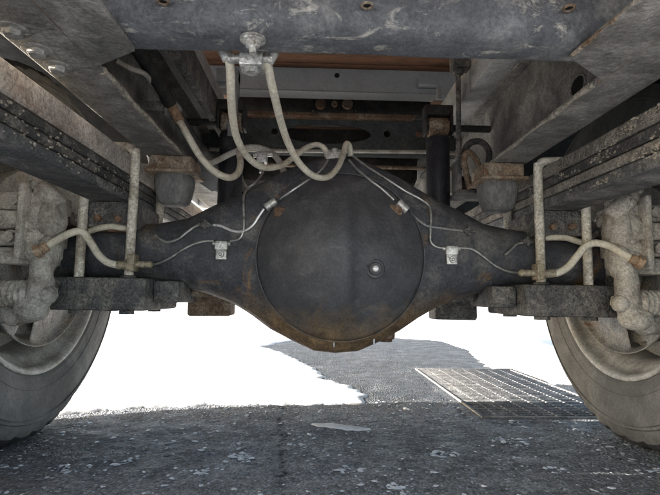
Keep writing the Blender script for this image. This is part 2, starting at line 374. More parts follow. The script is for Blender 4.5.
# unseen ridge of snow added left of the rear wheel to block low sun
mb = MB(); nu, nv = 40, 24
for i in range(nu + 1):
    for j in range(nv + 1):
        x = -1.55 + .66 * j / nv; y = -.6 + 1.75 * i / nu
        h = .30 * math.sin(math.pi * j / nv) ** .8 * min(1, 7 * (1 - i / nu), 4 * i / nu + .1) + .03 * noise.noise(Vector((x * 9, y * 9, 1))) * math.sin(math.pi * j / nv) - .01
        mb.v.append(Vector((x, y, h)))
for i in range(nu):
    for j in range(nv): a = i * (nv + 1) + j; mb.f.append((a, a + 1, a + nv + 2, a + nv + 1))
tag(obj('added_snow_ridge', mb, M_snow, smooth=60), 'unseen ridge of snow added beside the left rear wheel to block low sun', kind='stuff')

# far snow bank closing the view
bx = axis_list([(-60, 60, 1.2)]); by = axis_list([(11, 24, .9)])
mb = MB()
for y in by:
    for x in bx:
        t = max(0, min(1, (y - 11) / 5)); h = 2.4 * (t * t * (3 - 2 * t)) * (.75 + .5 * noise.noise(Vector((x * .22, y * .3, 2)))) + .12 * noise.noise(Vector((x, y, 0)))
        mb.v.append(Vector((x, y, h - .1)))
for j in range(len(by) - 1):
    for i in range(len(bx) - 1): a = j * len(bx) + i; mb.f.append((a, a + 1, a + len(bx) + 1, a + len(bx)))
bank = obj('snow_bank', mb, M_snow, smooth=80); tag(bank, 'white snow bank in the far distance beneath the truck', kind='structure')

# ------------------------------------------------------------------ drain grate
grate = bpy.data.objects.new('drain_grate', None); COL.objects.link(grate)
ORG['drain_grate'] = Vector(((GX0 + GX1) / 2, (GY0 + GY1) / 2, 0)); grate.location = ORG['drain_grate']
tag(grate, 'grey steel drain grate set in the asphalt beside the right tyre', 'grate')
mb = MB(); t_ = .008
for a in ((GX0, GX1, GY0, GY0 + t_), (GX0, GX1, GY1 - t_, GY1), (GX0, GX0 + t_, GY0 + t_, GY1 - t_), (GX1 - t_, GX1, GY0 + t_, GY1 - t_)):
    mb.box(a[0], a[1], a[2], a[3], -.03, .004, .002)
obj('grate_frame', mb, M_grate, grate)
nb = 40; proto = None
for i in range(nb):
    y = GY0 + t_ + (GY1 - GY0 - 2 * t_) * (i + .5) / nb; pos = Vector(((GX0 + GX1) / 2, y, -.012))
    if not proto: proto = obj('bearing_bar', MB().box(GX0 + t_, GX1 - t_, y - .0022, y + .0022, -.026, .002, .0006), M_grate, grate); ORG[proto.name] = pos
    else: copy_at(proto, pos, grate)
proto = None
for i in range(7):
    x = GX0 + t_ + (GX1 - GX0 - 2 * t_) * (i + .8) / 7.6; pos = Vector((x, (GY0 + GY1) / 2, .000))
    if not proto: proto = obj('cross_bar', MB().box(x - .002, x + .002, GY0 + t_, GY1 - t_, -.008, .0012, .0005), M_grate, grate)
    else: copy_at(proto, Vector((x, (GY0 + GY1) / 2, -.0034)), grate)
mb = MB(); e = .002
mb.box(GX0 - .05, GX1 + .05, GY0 - .05, GY1 + .05, -.36, -.32)
for a in ((GX0 - .05, GX0 - e, GY0 - .05, GY1 + .05), (GX1 + e, GX1 + .05, GY0 - .05, GY1 + .05), (GX0 - e, GX1 + e, GY0 - .05, GY0 - e), (GX0 - e, GX1 + e, GY1 + e, GY1 + .05)):
    mb.box(a[0], a[1], a[2], a[3], -.32, -.02)
obj('drain_pit', mb, M_pit, grate)

# loose frozen crumbs, and a white strip standing in for a sliver of sunlight
def crumbs(n, area, smin, smax):
    mb = MB()
    for _ in range(n):
        x = random.uniform(area[0], area[1]); y = random.uniform(area[2], area[3])
        if GX0 - .02 < x < GX1 + .02 and GY0 - .02 < y < GY1 + .02: continue
        s = smin * (smax / smin) ** (random.random() ** 2.2); b = bmesh.new(); bmesh.ops.create_icosphere(b, subdivisions=2, radius=s)
        sx = random.uniform(.7, 2.0); a = random.uniform(0, 3.14); o = Vector((random.random() * 50, 0, 0))
        for q in b.verts:
            p = q.co * (1 + .9 * noise.noise(q.co * (1.3 / s) + o)); p = Vector((p.x * sx, p.y, p.z * .30))
            q.co = Vector((x + p.x * math.cos(a) - p.y * math.sin(a), y + p.x * math.sin(a) + p.y * math.cos(a), gz(x, y) + p.z + s * .1))
        mb._bm(b)
    return mb
mb = crumbs(1700, (-.9, 1.0, .66, 1.5), .0009, .0042); mb2 = crumbs(50, (-.75, .9, 1.3, 1.46), .003, .008); mb.add(mb2.v, mb2.f)
tag(obj('snow_crumbs', mb, M_ice), 'scattered frozen snow crumbs on the dark asphalt', kind='stuff')
def patch(px, n=14, th=.006):
    mb = MB(); P = [atz(*p, .0) for p in px]; c = sum(P, Vector()) / len(P)
    ring = []
    for i in range(len(P)):
        a = P[i]; b = P[(i + 1) % len(P)]
        for k in range(6):
            q = a.lerp(b, k / 6); q = q + Vector((noise.noise(q * 70), noise.noise(q * 70 + Vector((5, 5, 5))), 0)) * .0015; ring.append(q)
    m = len(ring)
    for s_, h in ((1.0, -.008), (.88, th * .6), (.6, th), (.3, th * 1.15)):
        for q in ring:
            g = c.lerp(q, s_); mb.v.append(Vector((g.x, g.y, gz(g.x, g.y) + h + .0015 * noise.noise(g * 50))))
    for r in range(3):
        for k in range(m): mb.f.append((r * m + k, r * m + (k + 1) % m, (r + 1) * m + (k + 1) % m, (r + 1) * m + k))
    mb.f.append(tuple(range(3 * m, 4 * m))); return mb
tag(obj('sun_sliver', patch([(308, 424.5), (325, 424.5), (350, 427.5), (374, 430.5), (360, 431), (340, 429.5), (320, 427)]), M_snow), 'thin white strip standing in for a sliver of sunlight on the asphalt below the axle', kind='stuff')  # sunlit sliver drawn as a white strip
mb = MB()
for px, py, n_, rad in ((240, 456, 26, .022), (445, 455, 34, .022), (508, 441, 30, .03), (398, 490, 22, .022), (515, 421, 12, .018), (200, 470, 10, .015), (350, 470, 12, .02), (300, 445, 10, .02), (560, 470, 12, .02), (120, 462, 14, .02), (60, 470, 12, .02)):
    p = atz(px, py, 0)
    for _ in range(n_):
        r_ = rad * math.sqrt(random.random()); a_ = random.uniform(0, 6.28); x_ = p.x + 1.3 * r_ * math.cos(a_); y_ = p.y + r_ * math.sin(a_)
        k_ = crumbs(1, (x_, x_, y_, y_), .0014, .0052); mb.add(k_.v, k_.f)
for k in range(150):                          # rime pressed out along the tyre contact
    s_ = random.choice((-1, 1)); t_2 = random.random(); x_ = s_ * (.585 - .05 * random.random() ** 2); y_ = .80 + .5 * t_2
    q_ = crumbs(1, (x_, x_, y_, y_), .0012, .005); mb.add(q_.v, q_.f)
tag(obj('ice_clusters', mb, M_ice), 'small pale clusters of ice frozen on the near asphalt', kind='stuff')

# ------------------------------------------------------------------ the truck
AY, AZ = 1.06, .386                         # axle line
truck = bpy.data.objects.new('truck', None); COL.objects.link(truck)
ORG['truck'] = Vector((0, AY, 0)); truck.location = ORG['truck']
tag(truck, 'underside of a parked truck seen from behind, showing rear axle, frame and wheels', 'truck')
SIDE = {-1: 'left', 1: 'right'}

# --- frame rails
ZB, XI, XO = .586, .3236, .4055
def c_rail(s):
    t = .007; zt = .80
    prof = [(XI, ZB), (XO - .012, ZB), (XO - .004, ZB + .004), (XO, ZB + .012), (XO, zt), (XO - .03, zt), (XO - .03, zt - t), (XO - t, zt - t), (XO - t, ZB + .014), (XO - .010, ZB + t + .002), (XO - .014, ZB + t), (XI, ZB + t)]
    ysr = [.36 + i * .06 for i in range(55)]; mb = MB(); n = len(prof)
    for y in ysr:
        for (x, z) in prof:
            p = Vector((s * x, y, z)); mb.v.append(p + Vector((noise.noise(p * 9) * .0015, 0, noise.noise(p * 9 + Vector((4, 0, 0))) * .0012)))
    for i in range(len(ysr) - 1):
        for k in range(n): mb.f.append((i * n + k, i * n + (k + 1) % n, (i + 1) * n + (k + 1) % n, (i + 1) * n + k))
    mb.f.append(tuple(range(n))); m = (len(ysr) - 1) * n; mb.f.append(tuple(range(m, m + n))); return mb
rails = {}
for s in (-1, 1):
    rails[s] = lab(obj('frame_rail', c_rail(s), M_frame, truck), SIDE[s] + ' dirty steel channel frame rail running forward above the spring')
def flatbolt(p, up=-1, r=.013, h=.009):
    p = Vector(p); d = Vector((0, 0, up)); m = MB(); m.lathe(p - d * .001, d, [(0, r * 1.45), (.003, r * 1.45), (.0035, r), (h, r), (h + .0015, r * .85)], 6)
    m.lathe(p - d * .001, d, [(0, r * 1.6), (.0025, r * 1.6), (.003, r * 1.5)], 20); return m
for i, px in enumerate(((13, 29), (37, 49), (58, 66))):
    p = atz(px[0], px[1], ZB); obj('bolt', flatbolt((p.x, p.y, ZB), r=.0105, h=.008), M_frame, rails[-1])
p = at(578, 86, .78)                         # oval hole in the right web, with a rolled rim
def ring(c, axis, r, tr, sx=1, n=28):
    mb = MB(); c = Vector(c); ax = Vector(axis).normalized(); u = Vector((0, 0, 1)) if abs(ax.z) < .9 else Vector((1, 0, 0)); v = ax.cross(u).normalized()
    pts = [c + u * math.cos(2 * math.pi * k / n) * r + v * math.sin(2 * math.pi * k / n) * r * sx for k in range(n + 1)]
    return mb.tube(pts, tr, 8, 1)
def disc(c, axis, r, sx=1, n=28, th=.001):
    mb = MB(); c = Vector(c); ax = Vector(axis).normalized(); u = Vector((0, 0, 1)) if abs(ax.z) < .9 else Vector((1, 0, 0)); v = ax.cross(u).normalized()
    return mb.prism([c + u * math.cos(2 * math.pi * k / n) * r + v * math.sin(2 * math.pi * k / n) * r * sx for k in range(n)], ax * th)
d = ray(578, 86); tt = ((XO - .007) - CAM.x) / d.x; hp = CAM + d * tt
obj('web_hole', disc((XO - .0068, hp.y, hp.z), (-1, 0, 0), .017, 1.3), M_dark, rails[1])
obj('web_hole_rim', ring((XO - .0075, hp.y, hp.z), (1, 0, 0), .018, .0022, 1.3), M_frame, rails[1])
for s in (-1, 1):
    obj('mud_ridge', MB().tube([(s * (XI + .0008), .62 + .04 * k, ZB + .003 + .001 * math.sin(k * 1.7)) for k in range(26)], .0038, 7, 3, .7), M_mudclod, rails[s])
# gusset plates under the rear corners
def plate_from(pxs, z, th, bev=.0012): return MB().prism([(p.x, p.y, z - th) for p in (atz(a, b, z - th) for a, b in pxs)], (0, 0, th), bev)
g = [(-XI + .001, .36), (-.214, .36)]
a = atz(135, 49, ZB); b = atz(95, 65, ZB)
mb = MB().prism([(-XI + .0005, .37, ZB - .003), (a.x, .37, ZB - .003), (a.x, a.y, ZB - .003), (-XI + .0005, b.y, ZB - .003)], (0, 0, .006), .001)
lab(obj('corner_gusset', mb, M_frame, truck), 'left flat corner gusset welded between rail and crossmember')
a = atz(570, 56, ZB); b = atz(604, 79, ZB)
mb = MB().prism([(XI - .0005, .37, ZB - .003), (a.x + .012, .37, ZB - .003), (a.x + .004, .47, ZB - .003), (a.x, a.y, ZB - .003), (XI - .0005, b.y, ZB - .003)], (0, 0, .006), .001)
gr_ = lab(obj('corner_gusset', mb, M_frame, truck), 'right flat corner gusset with chipped paint by the rail')
mb = MB().tube([(a.x + .001, a.y - .004, ZB - .0005), (a.x + .004, .50, ZB - .0005), (a.x + .007, .46, ZB - .0005), (a.x + .012, .40, ZB - .0005)], .0028, 8, 5, .5)
obj('weld_seam', mb, M_rusttan, gr_)
mb = MB().tube([(XI, .38, ZB + .0005), (XI, .5, ZB + .0005), (XI, .6, ZB + .0005), (XI, b.y, ZB + .0005)], .0026, 8, 6, .6)
obj('weld_seam', mb, M_rusttan, gr_)
mb = MB().tube([(-XI, .38, ZB + .0005), (-XI, .5, ZB + .0005), (-XI, .6, ZB + .0005)], .0024, 8, 6, .6)
obj('weld_seam', mb, M_rust, rails[-1])

# --- rear crossmember: rounded channel
cp = [(0.506, 0.763), (0.506, 0.615), (0.508, 0.606), (0.5125, 0.598), (0.5195, 0.5925), (0.529, 0.5905), (0.558, 0.5895), (0.562, 0.59), (0.5655, 0.592), (0.567, 0.595), (0.567, 0.613), (0.564, 0.613), (0.564, 0.596), (0.558, 0.5935), (0.529, 0.5945), (0.5215, 0.5965), (0.5155, 0.602), (0.511, 0.61), (0.510, 0.763)]
mb = MB(); n = len(cp); xsr = [-XI - .06 + i * (2 * XI + .12) / 60 for i in range(61)]
for x in xsr:
    for (y, z) in cp:
        p = Vector((x, y, z)); mb.v.append(p + Vector((0, noise.noise(p * 8) * .0025, noise.noise(p * 8 + Vector((3, 3, 3))) * .0018)))
for i in range(len(xsr) - 1):
    for k in range(n): mb.f.append((i * n + k, i * n + (k + 1) % n, (i + 1) * n + (k + 1) % n, (i + 1) * n + k))
mb.f.append(tuple(range(n))); m = (len(xsr) - 1) * n; mb.f.append(tuple(range(m, m + n)))
cross = lab(obj('rear_crossmember', mb, M_cross, truck), 'scuffed blue grey rear crossmember channel spanning the frame rails')
for px in ((162, 19.5), (367, 25), (570, 30)):
    p = atz(px[0], px[1], .5905); q = Vector((p.x, p.y, .591 + ((.529 - p.y) ** 2 / .045 if p.y < .529 else 0)))
    obj('bolt_hole', disc(q - Vector((0, 0, .0012)), (0, 0, 1), .0042), M_dark, cross)
    obj('hole_rim', ring(q - Vector((0, 0, .0012)), (0, 0, 1), .0055, .0016), M_rusttan, cross)

# --- cargo body above: sills, cross beams, boards
beam_y = [.60, 1.37, 2.05, 2.7, 3.35]
BT, BB = at(330, 68, 1.37).z, at(330, 91, 1.37).z
DZ = BT + .0015
for s in (-1, 1):
    lab(obj('body_sill', MB().box(s * .395 if s < 0 else s * .322, s * .322 if s < 0 else s * .395, .40, 3.6, .802, BB - .013, .004), M_greyd, truck), SIDE[s] + ' pale grey body sill on top of the frame rail')
for i, y in enumerate(beam_y):
    mb = MB(); mb.box(-.86, .86, y, y + .05, BB, BT, .004)
    if i == 1: mb.box(-.30, .30, y - .004, y + .05, BB - .004, BB - .002, .0005).box(-.30, .30, y + .03, y + .045, BB - .0025, BB + .0005, .0005)
    cb = lab(obj('body_cross_beam', mb, M_grey, truck), 'grey painted cross beam under the cargo deck' if i != 1 else 'light grey cross beam with a small hole above the axle')
    if i == 1:
        q = at(337, 75.5, y - .0005); obj('bolt_hole', disc((q.x, y - .0005, q.z), (0, -1, 0), .0075), M_dark, cb)
        c1 = at(429, 88, y - .02); obj('angle_bracket', MB().box(c1.x - .03, c1.x + .035, y - .03, y - .001, c1.z + .006, c1.z + .012, .001).box(c1.x + .022, c1.x + .034, y - .03, y - .018, c1.z - .035, c1.z + .006, .001).box(c1.x - .03, c1.x + .03, y - .008, y - .0012, c1.z + .012, c1.z + .035, .001), M_grey, cb)
deck = lab(obj('cargo_deck_frame', MB().box(-.88, -.862, -.35, 3.7, DZ - .05, DZ + .09, .004).box(.862, .88, -.35, 3.7, DZ - .05, DZ + .09, .004).box(-.862, .862, -.35, -.332, DZ - .04, DZ + .09, .004).box(-.861, .861, -.331, 3.69, DZ + .026, DZ + .034, .001), M_grey, truck), 'grey side rail of the cargo deck')
y = -.33; k = 0; proto = None
while y < 3.68:
    pos = Vector((0, y + .07, .95))
    if not proto: proto = obj('deck_board', MB().box(-.861, .861, y, y + .136, DZ, DZ + .0245, .003), M_wood, deck)
    else: copy_at(proto, Vector((0, y + .068, DZ + .01225)), deck)
    y += .14

# frame crossmembers ahead of the axle
def plate_hole(y, x0, x1, z0, z1, th, holes, n=40):
    # flat plate in the XZ plane at y with elliptic openings, one opening per vertical strip
    mb = MB(); hs = sorted(holes); cuts = [x0] + [(hs[i][0] + hs[i][2] + hs[i + 1][0] - hs[i + 1][2]) / 2 for i in range(len(hs) - 1)] + [x1]
    for i, (cx, cz, rx, rz) in enumerate(hs):
        a, b = cuts[i], cuts[i + 1]; out = []; inn = []
        for k in range(n):
            t = 2 * math.pi * (k + .5) / n; dx, dz = math.cos(t), math.sin(t); inn.append((cx + rx * dx, cz + rz * dz))
            sx = ((b - cx) if dx > 0 else (a - cx)) / dx if abs(dx) > 1e-6 else 9e9; sz = ((z1 - cz) if dz > 0 else (z0 - cz)) / dz if abs(dz) > 1e-6 else 9e9
            sx2 = min(sx, sz); out.append((cx + dx * sx2, cz + dz * sx2))
        for q, c in enumerate([(b, z1), (a, z1), (a, z0), (b, z0)]):   # snap the nearest ray to each corner
            kk = min(range(n), key=lambda w_: (out[w_][0] - c[0]) ** 2 + (out[w_][1] - c[1]) ** 2); out[kk] = c
        o = len(mb.v)
        for yy in (y, y + th):
            mb.v += [Vector((p[0], yy, p[1])) for p in out] + [Vector((p[0], yy, p[1])) for p in inn]
        for k in range(n):
            k2 = (k + 1) % n
            mb.f += [(o + k, o + k2, o + n + k2, o + n + k), (o + 2 * n + k, o + 3 * n + k, o + 3 * n + k2, o + 2 * n + k2), (o + n + k, o + n + k2, o + 3 * n + k2, o + 3 * n + k), (o + k, o + 2 * n + k, o + 2 * n + k2, o + k2)]
    return mb
YG = 1.46
c = at(330, 134, YG); c2 = at(387, 134, YG); c3 = at(384, 142.5, YG); c4 = at(419, 134, YG); zt, zb = at(330, 120, YG).z, at(330, 149, YG).z
mb = plate_hole(YG, -.392, .392, zb, zt, .006, [(c.x - .01, c.z, .135, .031), (c2.x, c2.z, .0105, .0105), (c4.x, c4.z, .011, .011), (-c2.x - .01, c2.z, .0105, .0105)])
mb.box(-.392, .392, YG - .0005, YG + .06, zt + .0005, zt + .0065, .001).box(-.392, .392, YG - .0005, YG + .06, zb - .0065, zb - .0005, .001)
gc = lab(obj('frame_crossmember', mb, M_green, truck), 'greenish grey frame crossmember with a long oval opening')
q = at(330, 117, YG - .01); obj('top_strip', MB().box(-.27, .25, YG - .03, YG + .04, q.z - .006, q.z + .006, .002), M_rust, gc)
YK = 1.53; k0, k1 = at(330, 97, YK).z, at(330, 113, YK).z
bk = lab(obj('frame_crossmember', MB().box(-.32, .32, YK, YK + .05, k1, k0 + .01, .003), M_black, truck), 'black crossmember with three rusty round bosses')
for px, r in ((320.5, .0175), (334.5, .010), (347.5, .0175)):
    q = at(px, 104.5, YK); obj('round_boss', MB().lathe((q.x, YK + .001, q.z), (0, -1, 0), [(0, r), (.008, r), (.011, r * .85), (.011, r * .4), (.008, r * .35)], 24), M_rust, bk)
for px in (313, 356):
    q = at(px, 104.5, YK); obj('boss_frame', MB().box(q.x - .003, q.x + .003, YK - .012, YK + .001, q.z - .024, q.z + .02, .001), M_black, bk)
mb = MB(); 
mb.box(-.392, .392, 1.68, 1.74, .53, .66, .004); lab(obj('frame_crossmember', mb, M_black, truck), 'dark lower frame crossmember ahead of the axle')
for y in (2.4, 3.2): lab(obj('frame_crossmember', MB().box(-.392, .392, y, y + .08, .60, .78, .006), M_black, truck), 'dark frame crossmember farther forward')
p0, p1 = at(300, 151, 1.40), at(425, 152, 1.40)
lab(obj('brake_pipe', MB().tube([(-.36, 1.40, p0.z - .001), p0, p1, (.38, 1.41, p1.z)], .0055, 10, 4), M_ivory2, truck), 'pale pipe running across in front of the crossmember')
p0, p1 = at(372, 167, 1.5), at(430, 168.5, 1.5)
lab(obj('brake_pipe', MB().tube([(-.2, 1.5, p0.z), p0, p1, (.38, 1.5, p1.z)], .006, 10, 4), M_rusttan, truck), 'rusty lower pipe ahead of the axle')
# longitudinal harness and lines inside the left rail
lab(obj('wiring_harness', MB().tube([(-.36, .5, .66), (-.335, .62, .67), (-.33, .72, .685), (-.33, .85, .675), (-.335, 1.05, .665), (-.33, 1.4, .66), (-.34, 2.6, .66)], .012, 12, 6, .15), M_black, truck), 'black wiring harness along the inside of the left rail')
lab(obj('brake_pipe', MB().tube([at(116, 60, .72), at(130, 68, .74), at(145, 74, .78), at(152, 84, .85), at(160, 97, .92), at(168, 106, .93)], .0042, 10, 6), M_ivory2, truck), 'thin dusty pipe inside the left rail')
lab(obj('hanging_bracket', MB().box(-.268, -.245, 1.18, 1.21, .69, .86, .003).box(-.300, -.245, 1.1785, 1.2115, .83, .866, .003), M_grey, truck), 'pale grey hanging bracket inside the left rail')
lab(obj('inner_brace', MB().box(-.318, -.300, .62, 2.2, .735, .800, .003), M_plate, truck), 'dark inner brace along the left rail')

# --- banjo axle housing
st = [(0, 0.5999, 0.1844, .085), (.045, 0.5957, 0.1887, .085), (.095, 0.5774, 0.2101, .083), (.135, 0.558, 0.2308, .080), (.175, 0.5355, 0.2586, .075), (.215, 0.514, 0.2822, .070), (.26, 0.4947, 0.299, .065), (.32, 0.465, 0.317, .0625), (.38, 0.453, 0.326, .060), (.47, 0.445, 0.327, .059), (.56, 0.445, 0.327, .059), (.585, 0.445, 0.327, .059)]
full = [(-a, b, c_, d_) for (a, b, c_, d_) in st[:0:-1]] + st
dense = []
for i in range(len(full) - 1):
    for k in range(4): t = k / 4; dense.append(tuple(full[i][j] * (1 - t) + full[i + 1][j] * t for j in range(4)))
dense.append(full[-1])
mb = MB(); n = 40
for (x, zt, zb, dep) in dense:
    zc = (zt + zb) / 2; hz = (zt - zb) / 2; ex = 2.0 + 2.2 * max(0, 1 - abs(x) / .34)
    for k in range(n):
        t = 2 * math.pi * k / n; cs, sn = math.cos(t), math.sin(t)
        mb.v.append(Vector((x, AY + dep * math.copysign(abs(cs) ** (2 / ex), cs), zc + hz * math.copysign(abs(sn) ** (2 / ex), sn))))
for i in range(len(dense) - 1):
    for k in range(n): mb.f.append((i * n + k, i * n + (k + 1) % n, (i + 1) * n + (k + 1) % n, (i + 1) * n + k))
mb.f.append(tuple(range(n))); m = (len(dense) - 1) * n; mb.f.append(tuple(range(m, m + n)))
for p in mb.v: p += Vector((0, noise.noise(p * 14), noise.noise(p * 14 + Vector((2, 2, 2))))) * .0012
axle = lab(obj('rear_axle', mb, M_axle, truck, smooth=50), 'blue black banjo rear axle housing with rust stains along its lower edge')
YF = AY - .085
# cover: pressed dome with a vertical step right of its middle
CZ, CR, CX = .382, .168, .006
def dome(x, z):
    r = math.hypot(x - CX, z) / CR
    if r >= 1: return 0
    base = .003 * min(1, (1 - r) / .03)
    h = base + .084 * (max(0, 1 - (r / .985) ** 2.2)) ** 1.12
    stp = 1 / (1 + math.exp(-(x - .026) / .006)); fade = min(1, max(0, (1 - r) * 3.2))
    h -= .019 * stp * fade * (1 - .35 * min(1, max(0, (x - .03) / .1)))
    return h
mb = MB(); nr, na = 44, 96
mb.v.append(Vector((CX, YF - dome(CX, 0), CZ)))
for i in range(1, nr + 1):
    for k in range(na):
        t = 2 * math.pi * k / na; r = CR * i / nr; x = CX + r * math.cos(t); z = r * math.sin(t)
        p = Vector((x, YF - dome(x, z) + (.004 if i == nr else 0), CZ + z)); p.y += .0012 * noise.noise(p * 18); mb.v.append(p)
for k in range(na): mb.f.append((0, 1 + k, 1 + (k + 1) % na))
for i in range(nr - 1):
    for k in range(na): a = 1 + i * na; mb.f.append((a + k, a + (k + 1) % na, a + na + (k + 1) % na, a + na + k))
cover = lab(obj('differential_cover', mb, M_cover, axle, smooth=60), 'round domed charcoal differential cover welded to the axle')
def ring_pts(r, a0, a1, dy, n=50): return [(CX + r * math.cos(a0 + (a1 - a0) * k / n), YF - dy, CZ + r * math.sin(a0 + (a1 - a0) * k / n)) for k in range(n + 1)]
obj('cover_weld', MB().tube(ring_pts(CR + .001, 0, 2 * math.pi, .001, 90), .0016, 8, 1, .5), M_cover, axle)
pp = Vector((.068, 0, .354)); pp.y = YF - dome(pp.x, pp.z - CZ)
plug = lab(obj('filler_plug', MB().lathe(pp + Vector((0, .006, 0)), (0, -1, 0), [(0, .019), (.008, .0185), (.010, .017), (.0105, .0125), (.017, .0120), (.0185, .0105)], 24), M_cover, axle), 'round filler plug on the right of the cover')
obj('plug_socket', MB().lathe(pp + Vector((0, -.0122, 0)), (0, -1, 0), [(0, .0062), (.0014, .0058), (.0030, .004), (.0036, .0015)], 16), M_linew, plug)
# lower drain boss
q = at(386, 337, AY - .01); mb = MB().cyl((q.x, AY - .01, q.z + .03), (q.x, AY - .01, q.z - .004), .019, 20).hexnut((q.x, AY - .01, q.z - .003), (q.x, AY - .01, q.z - .010), .013)
obj('drain_plug', mb, M_rust, axle)
for px, L_ in ((374, .011), (334, .005)):
    q = at(px, 345, AY - .07); obj('icicle', MB().lathe((q.x, q.y, q.z + .012), (0, 0, -1), [(0, .0020), (.012, .0015), (.012 + L_, .0004)], 8), M_ice, axle)
# tee block on top of the housing
q = at(335, 157, 1.02); tee = lab(obj('tee_block', MB().box(q.x - .020, q.x + .022, q.y - .012, q.y + .014, q.z - .016, q.z + .008, .002).box(q.x - .012, q.x + .012, q.y - .013, q.y + .015, q.z - .04, q.z - .0155, .002).cyl((q.x, q.y, q.z + .007), (q.x, q.y, q.z + .018), .007), M_zinc, axle), 'brake line tee block on top of the axle')
# brake lines on the housing: points in photo pixels with their depth
def hf(px, py, off=.004):                     # a point just off the sloping front face of the housing
    p = at(px, py, AY - .075); x = abs(p.x)
    dep = next((st[i][3] + (st[i + 1][3] - st[i][3]) * (x - st[i][0]) / (st[i + 1][0] - st[i][0]) for i in range(len(st) - 1) if st[i][0] <= x <= st[i + 1][0]), .06)
    i = next((i for i in range(len(st) - 1) if st[i][0] <= x <= st[i + 1][0]), len(st) - 2); t = (x - st[i][0]) / (st[i + 1][0] - st[i][0])
    zt = st[i][1] * (1 - t) + st[i + 1][1] * t; zb = st[i][2] * (1 - t) + st[i + 1][2] * t; ex = 2.0 + 2.2 * max(0, 1 - x / .34)
    for _ in range(3):
        u = min(.985, abs(p.z - (zt + zb) / 2) / ((zt - zb) / 2)); Y = AY - dep * (1 - u ** ex) ** (1 / ex) - off
        r = math.hypot(p.x - CX, p.z - CZ)
        if r < CR: Y = min(Y, YF - dome(p.x, p.z - CZ) - off)
        p = at(px, py, Y)
    return p
def line(pxs, mat, label, r=.0026, off=.0045, extra=()): return lab(obj('brake_line', MB().tube([hf(a, b, off) for a, b in pxs] + list(extra), r, 8, 5), mat, axle), label)
line([(145, 265), (157, 264), (170, 258), (182, 250), (194, 244), (206, 241), (214, 241)], M_line, 'steel brake line along the left axle tube')
line([(230, 241), (239, 239), (243, 232), (244, 220), (243.5, 206), (244, 195), (248, 188), (255, 183)], M_line, 'bent steel brake line rising left of the cover', extra=(at(262, 174, 1.06), at(262.5, 166, 1.10)))
line([(213, 225), (221, 226), (233, 231), (244, 231), (253, 225), (259, 216), (264, 209)], M_linew, 'bright bent brake line left of the cover', .0027)
line([(279, 200), (290, 192), (302, 184), (314, 176), (323, 168), (328, 160)], M_line, 'steel brake line across the upper left cover')
line([(155, 235), (166, 242), (178, 239), (186, 233), (196, 226), (203, 225)], M_line, 'thin brake line on the left axle tube')
line([(349, 160), (358, 170), (370, 180), (382, 189), (394, 200)], M_line, 'steel brake line across the upper right cover')
line([(411, 213), (418, 220), (428, 226), (440, 228), (455, 230), (466, 231)], M_line, 'steel brake line right of the cover clip')
line([(353, 156), (366, 166), (385, 178), (405, 191), (420, 199), (429, 206), (431, 216), (430.5, 232), (431, 242), (437, 247), (445, 248)], M_line, 'long bent steel brake line right of the cover')
line([(457, 248), (466, 248), (474, 250), (484, 257), (496, 266), (510, 272), (526, 273)], M_line, 'steel brake line along the right axle tube')
line([(505, 255), (511, 250), (517, 244), (522, 243)], M_line, 'short brake line on the right axle tube')
def clip(px, py, kind, label):
    p = hf(px, py, .0); mb = MB()
    if kind == 'block':
        mb.box(p.x - .013, p.x + .013, p.y - .012, p.y + .006, p.z - .003, p.z + .016, .003).box(p.x - .011, p.x + .011, p.y - .009, p.y + .008, p.z - .022, p.z - .002, .002)
        mb.cyl((p.x, p.y - .008, p.z - .012), (p.x, p.y - .0165, p.z - .012), .0065, 16).ball((p.x, p.y - .0165, p.z - .012), .004, sub=2)
        mb.cyl((p.x - .018, p.y - .0045, p.z + .0105), (p.x + .018, p.y - .0045, p.z + .0105), .0042, 12)
    elif kind == 'sleeve':
        a, b = kind_dir
        mb.cyl(p + a * .013 + Vector((0, -.006, 0)), p + b * .013 + Vector((0, -.006, 0)), .0085, 16)
        mb.box(p.x - .008, p.x + .008, p.y - .005, p.y + .006, p.z - .012, p.z - .001, .002)
    else:
        mb.box(p.x - .008, p.x + .008, p.y - .009, p.y + .004, p.z - .006, p.z + .006, .002).box(p.x - .003, p.x + .003, p.y - .011, p.y + .003, p.z - .010, p.z + .010, .001)
        mb.cyl((p.x - .014, p.y - .005, p.z), (p.x + .014, p.y - .005, p.z), .004, 10)
    return lab(obj('line_clip', mb, M_zinc if kind != 'dark' else M_plate, axle), label)
kind_dir = None
clip(222, 249, 'block', 'zinc clip block bolted to the left of the cover')
clip(451, 254, 'block', 'zinc clip block bolted to the right of the cover')
kind_dir = (Vector((-.8, 0, -.6)), Vector((.8, 0, .6))); clip(271, 205, 'sleeve', 'white sleeve clip on the upper left cover')
kind_dir = (Vector((.75, 0, -.66)), Vector((-.75, 0, .66))); clip(402, 207, 'sleeve', 'white sleeve clip on the upper right cover')
clip(206, 225, 'dark', 'dark line clip on the left axle tube'); clip(468, 231, 'dark', 'dark line clip on the right axle tube')
clip(526, 242, 'dark', 'dark line clip near the right u bolt')
for px, py in ((281, 211), (396, 209)):
    p = hf(px, py, .0); obj('rusty_tab', MB().box(p.x - .014, p.x + .012, p.y - .004, p.y + .006, p.z - .012, p.z + .008, .003).rough(.0015, 120), M_rust, axle)
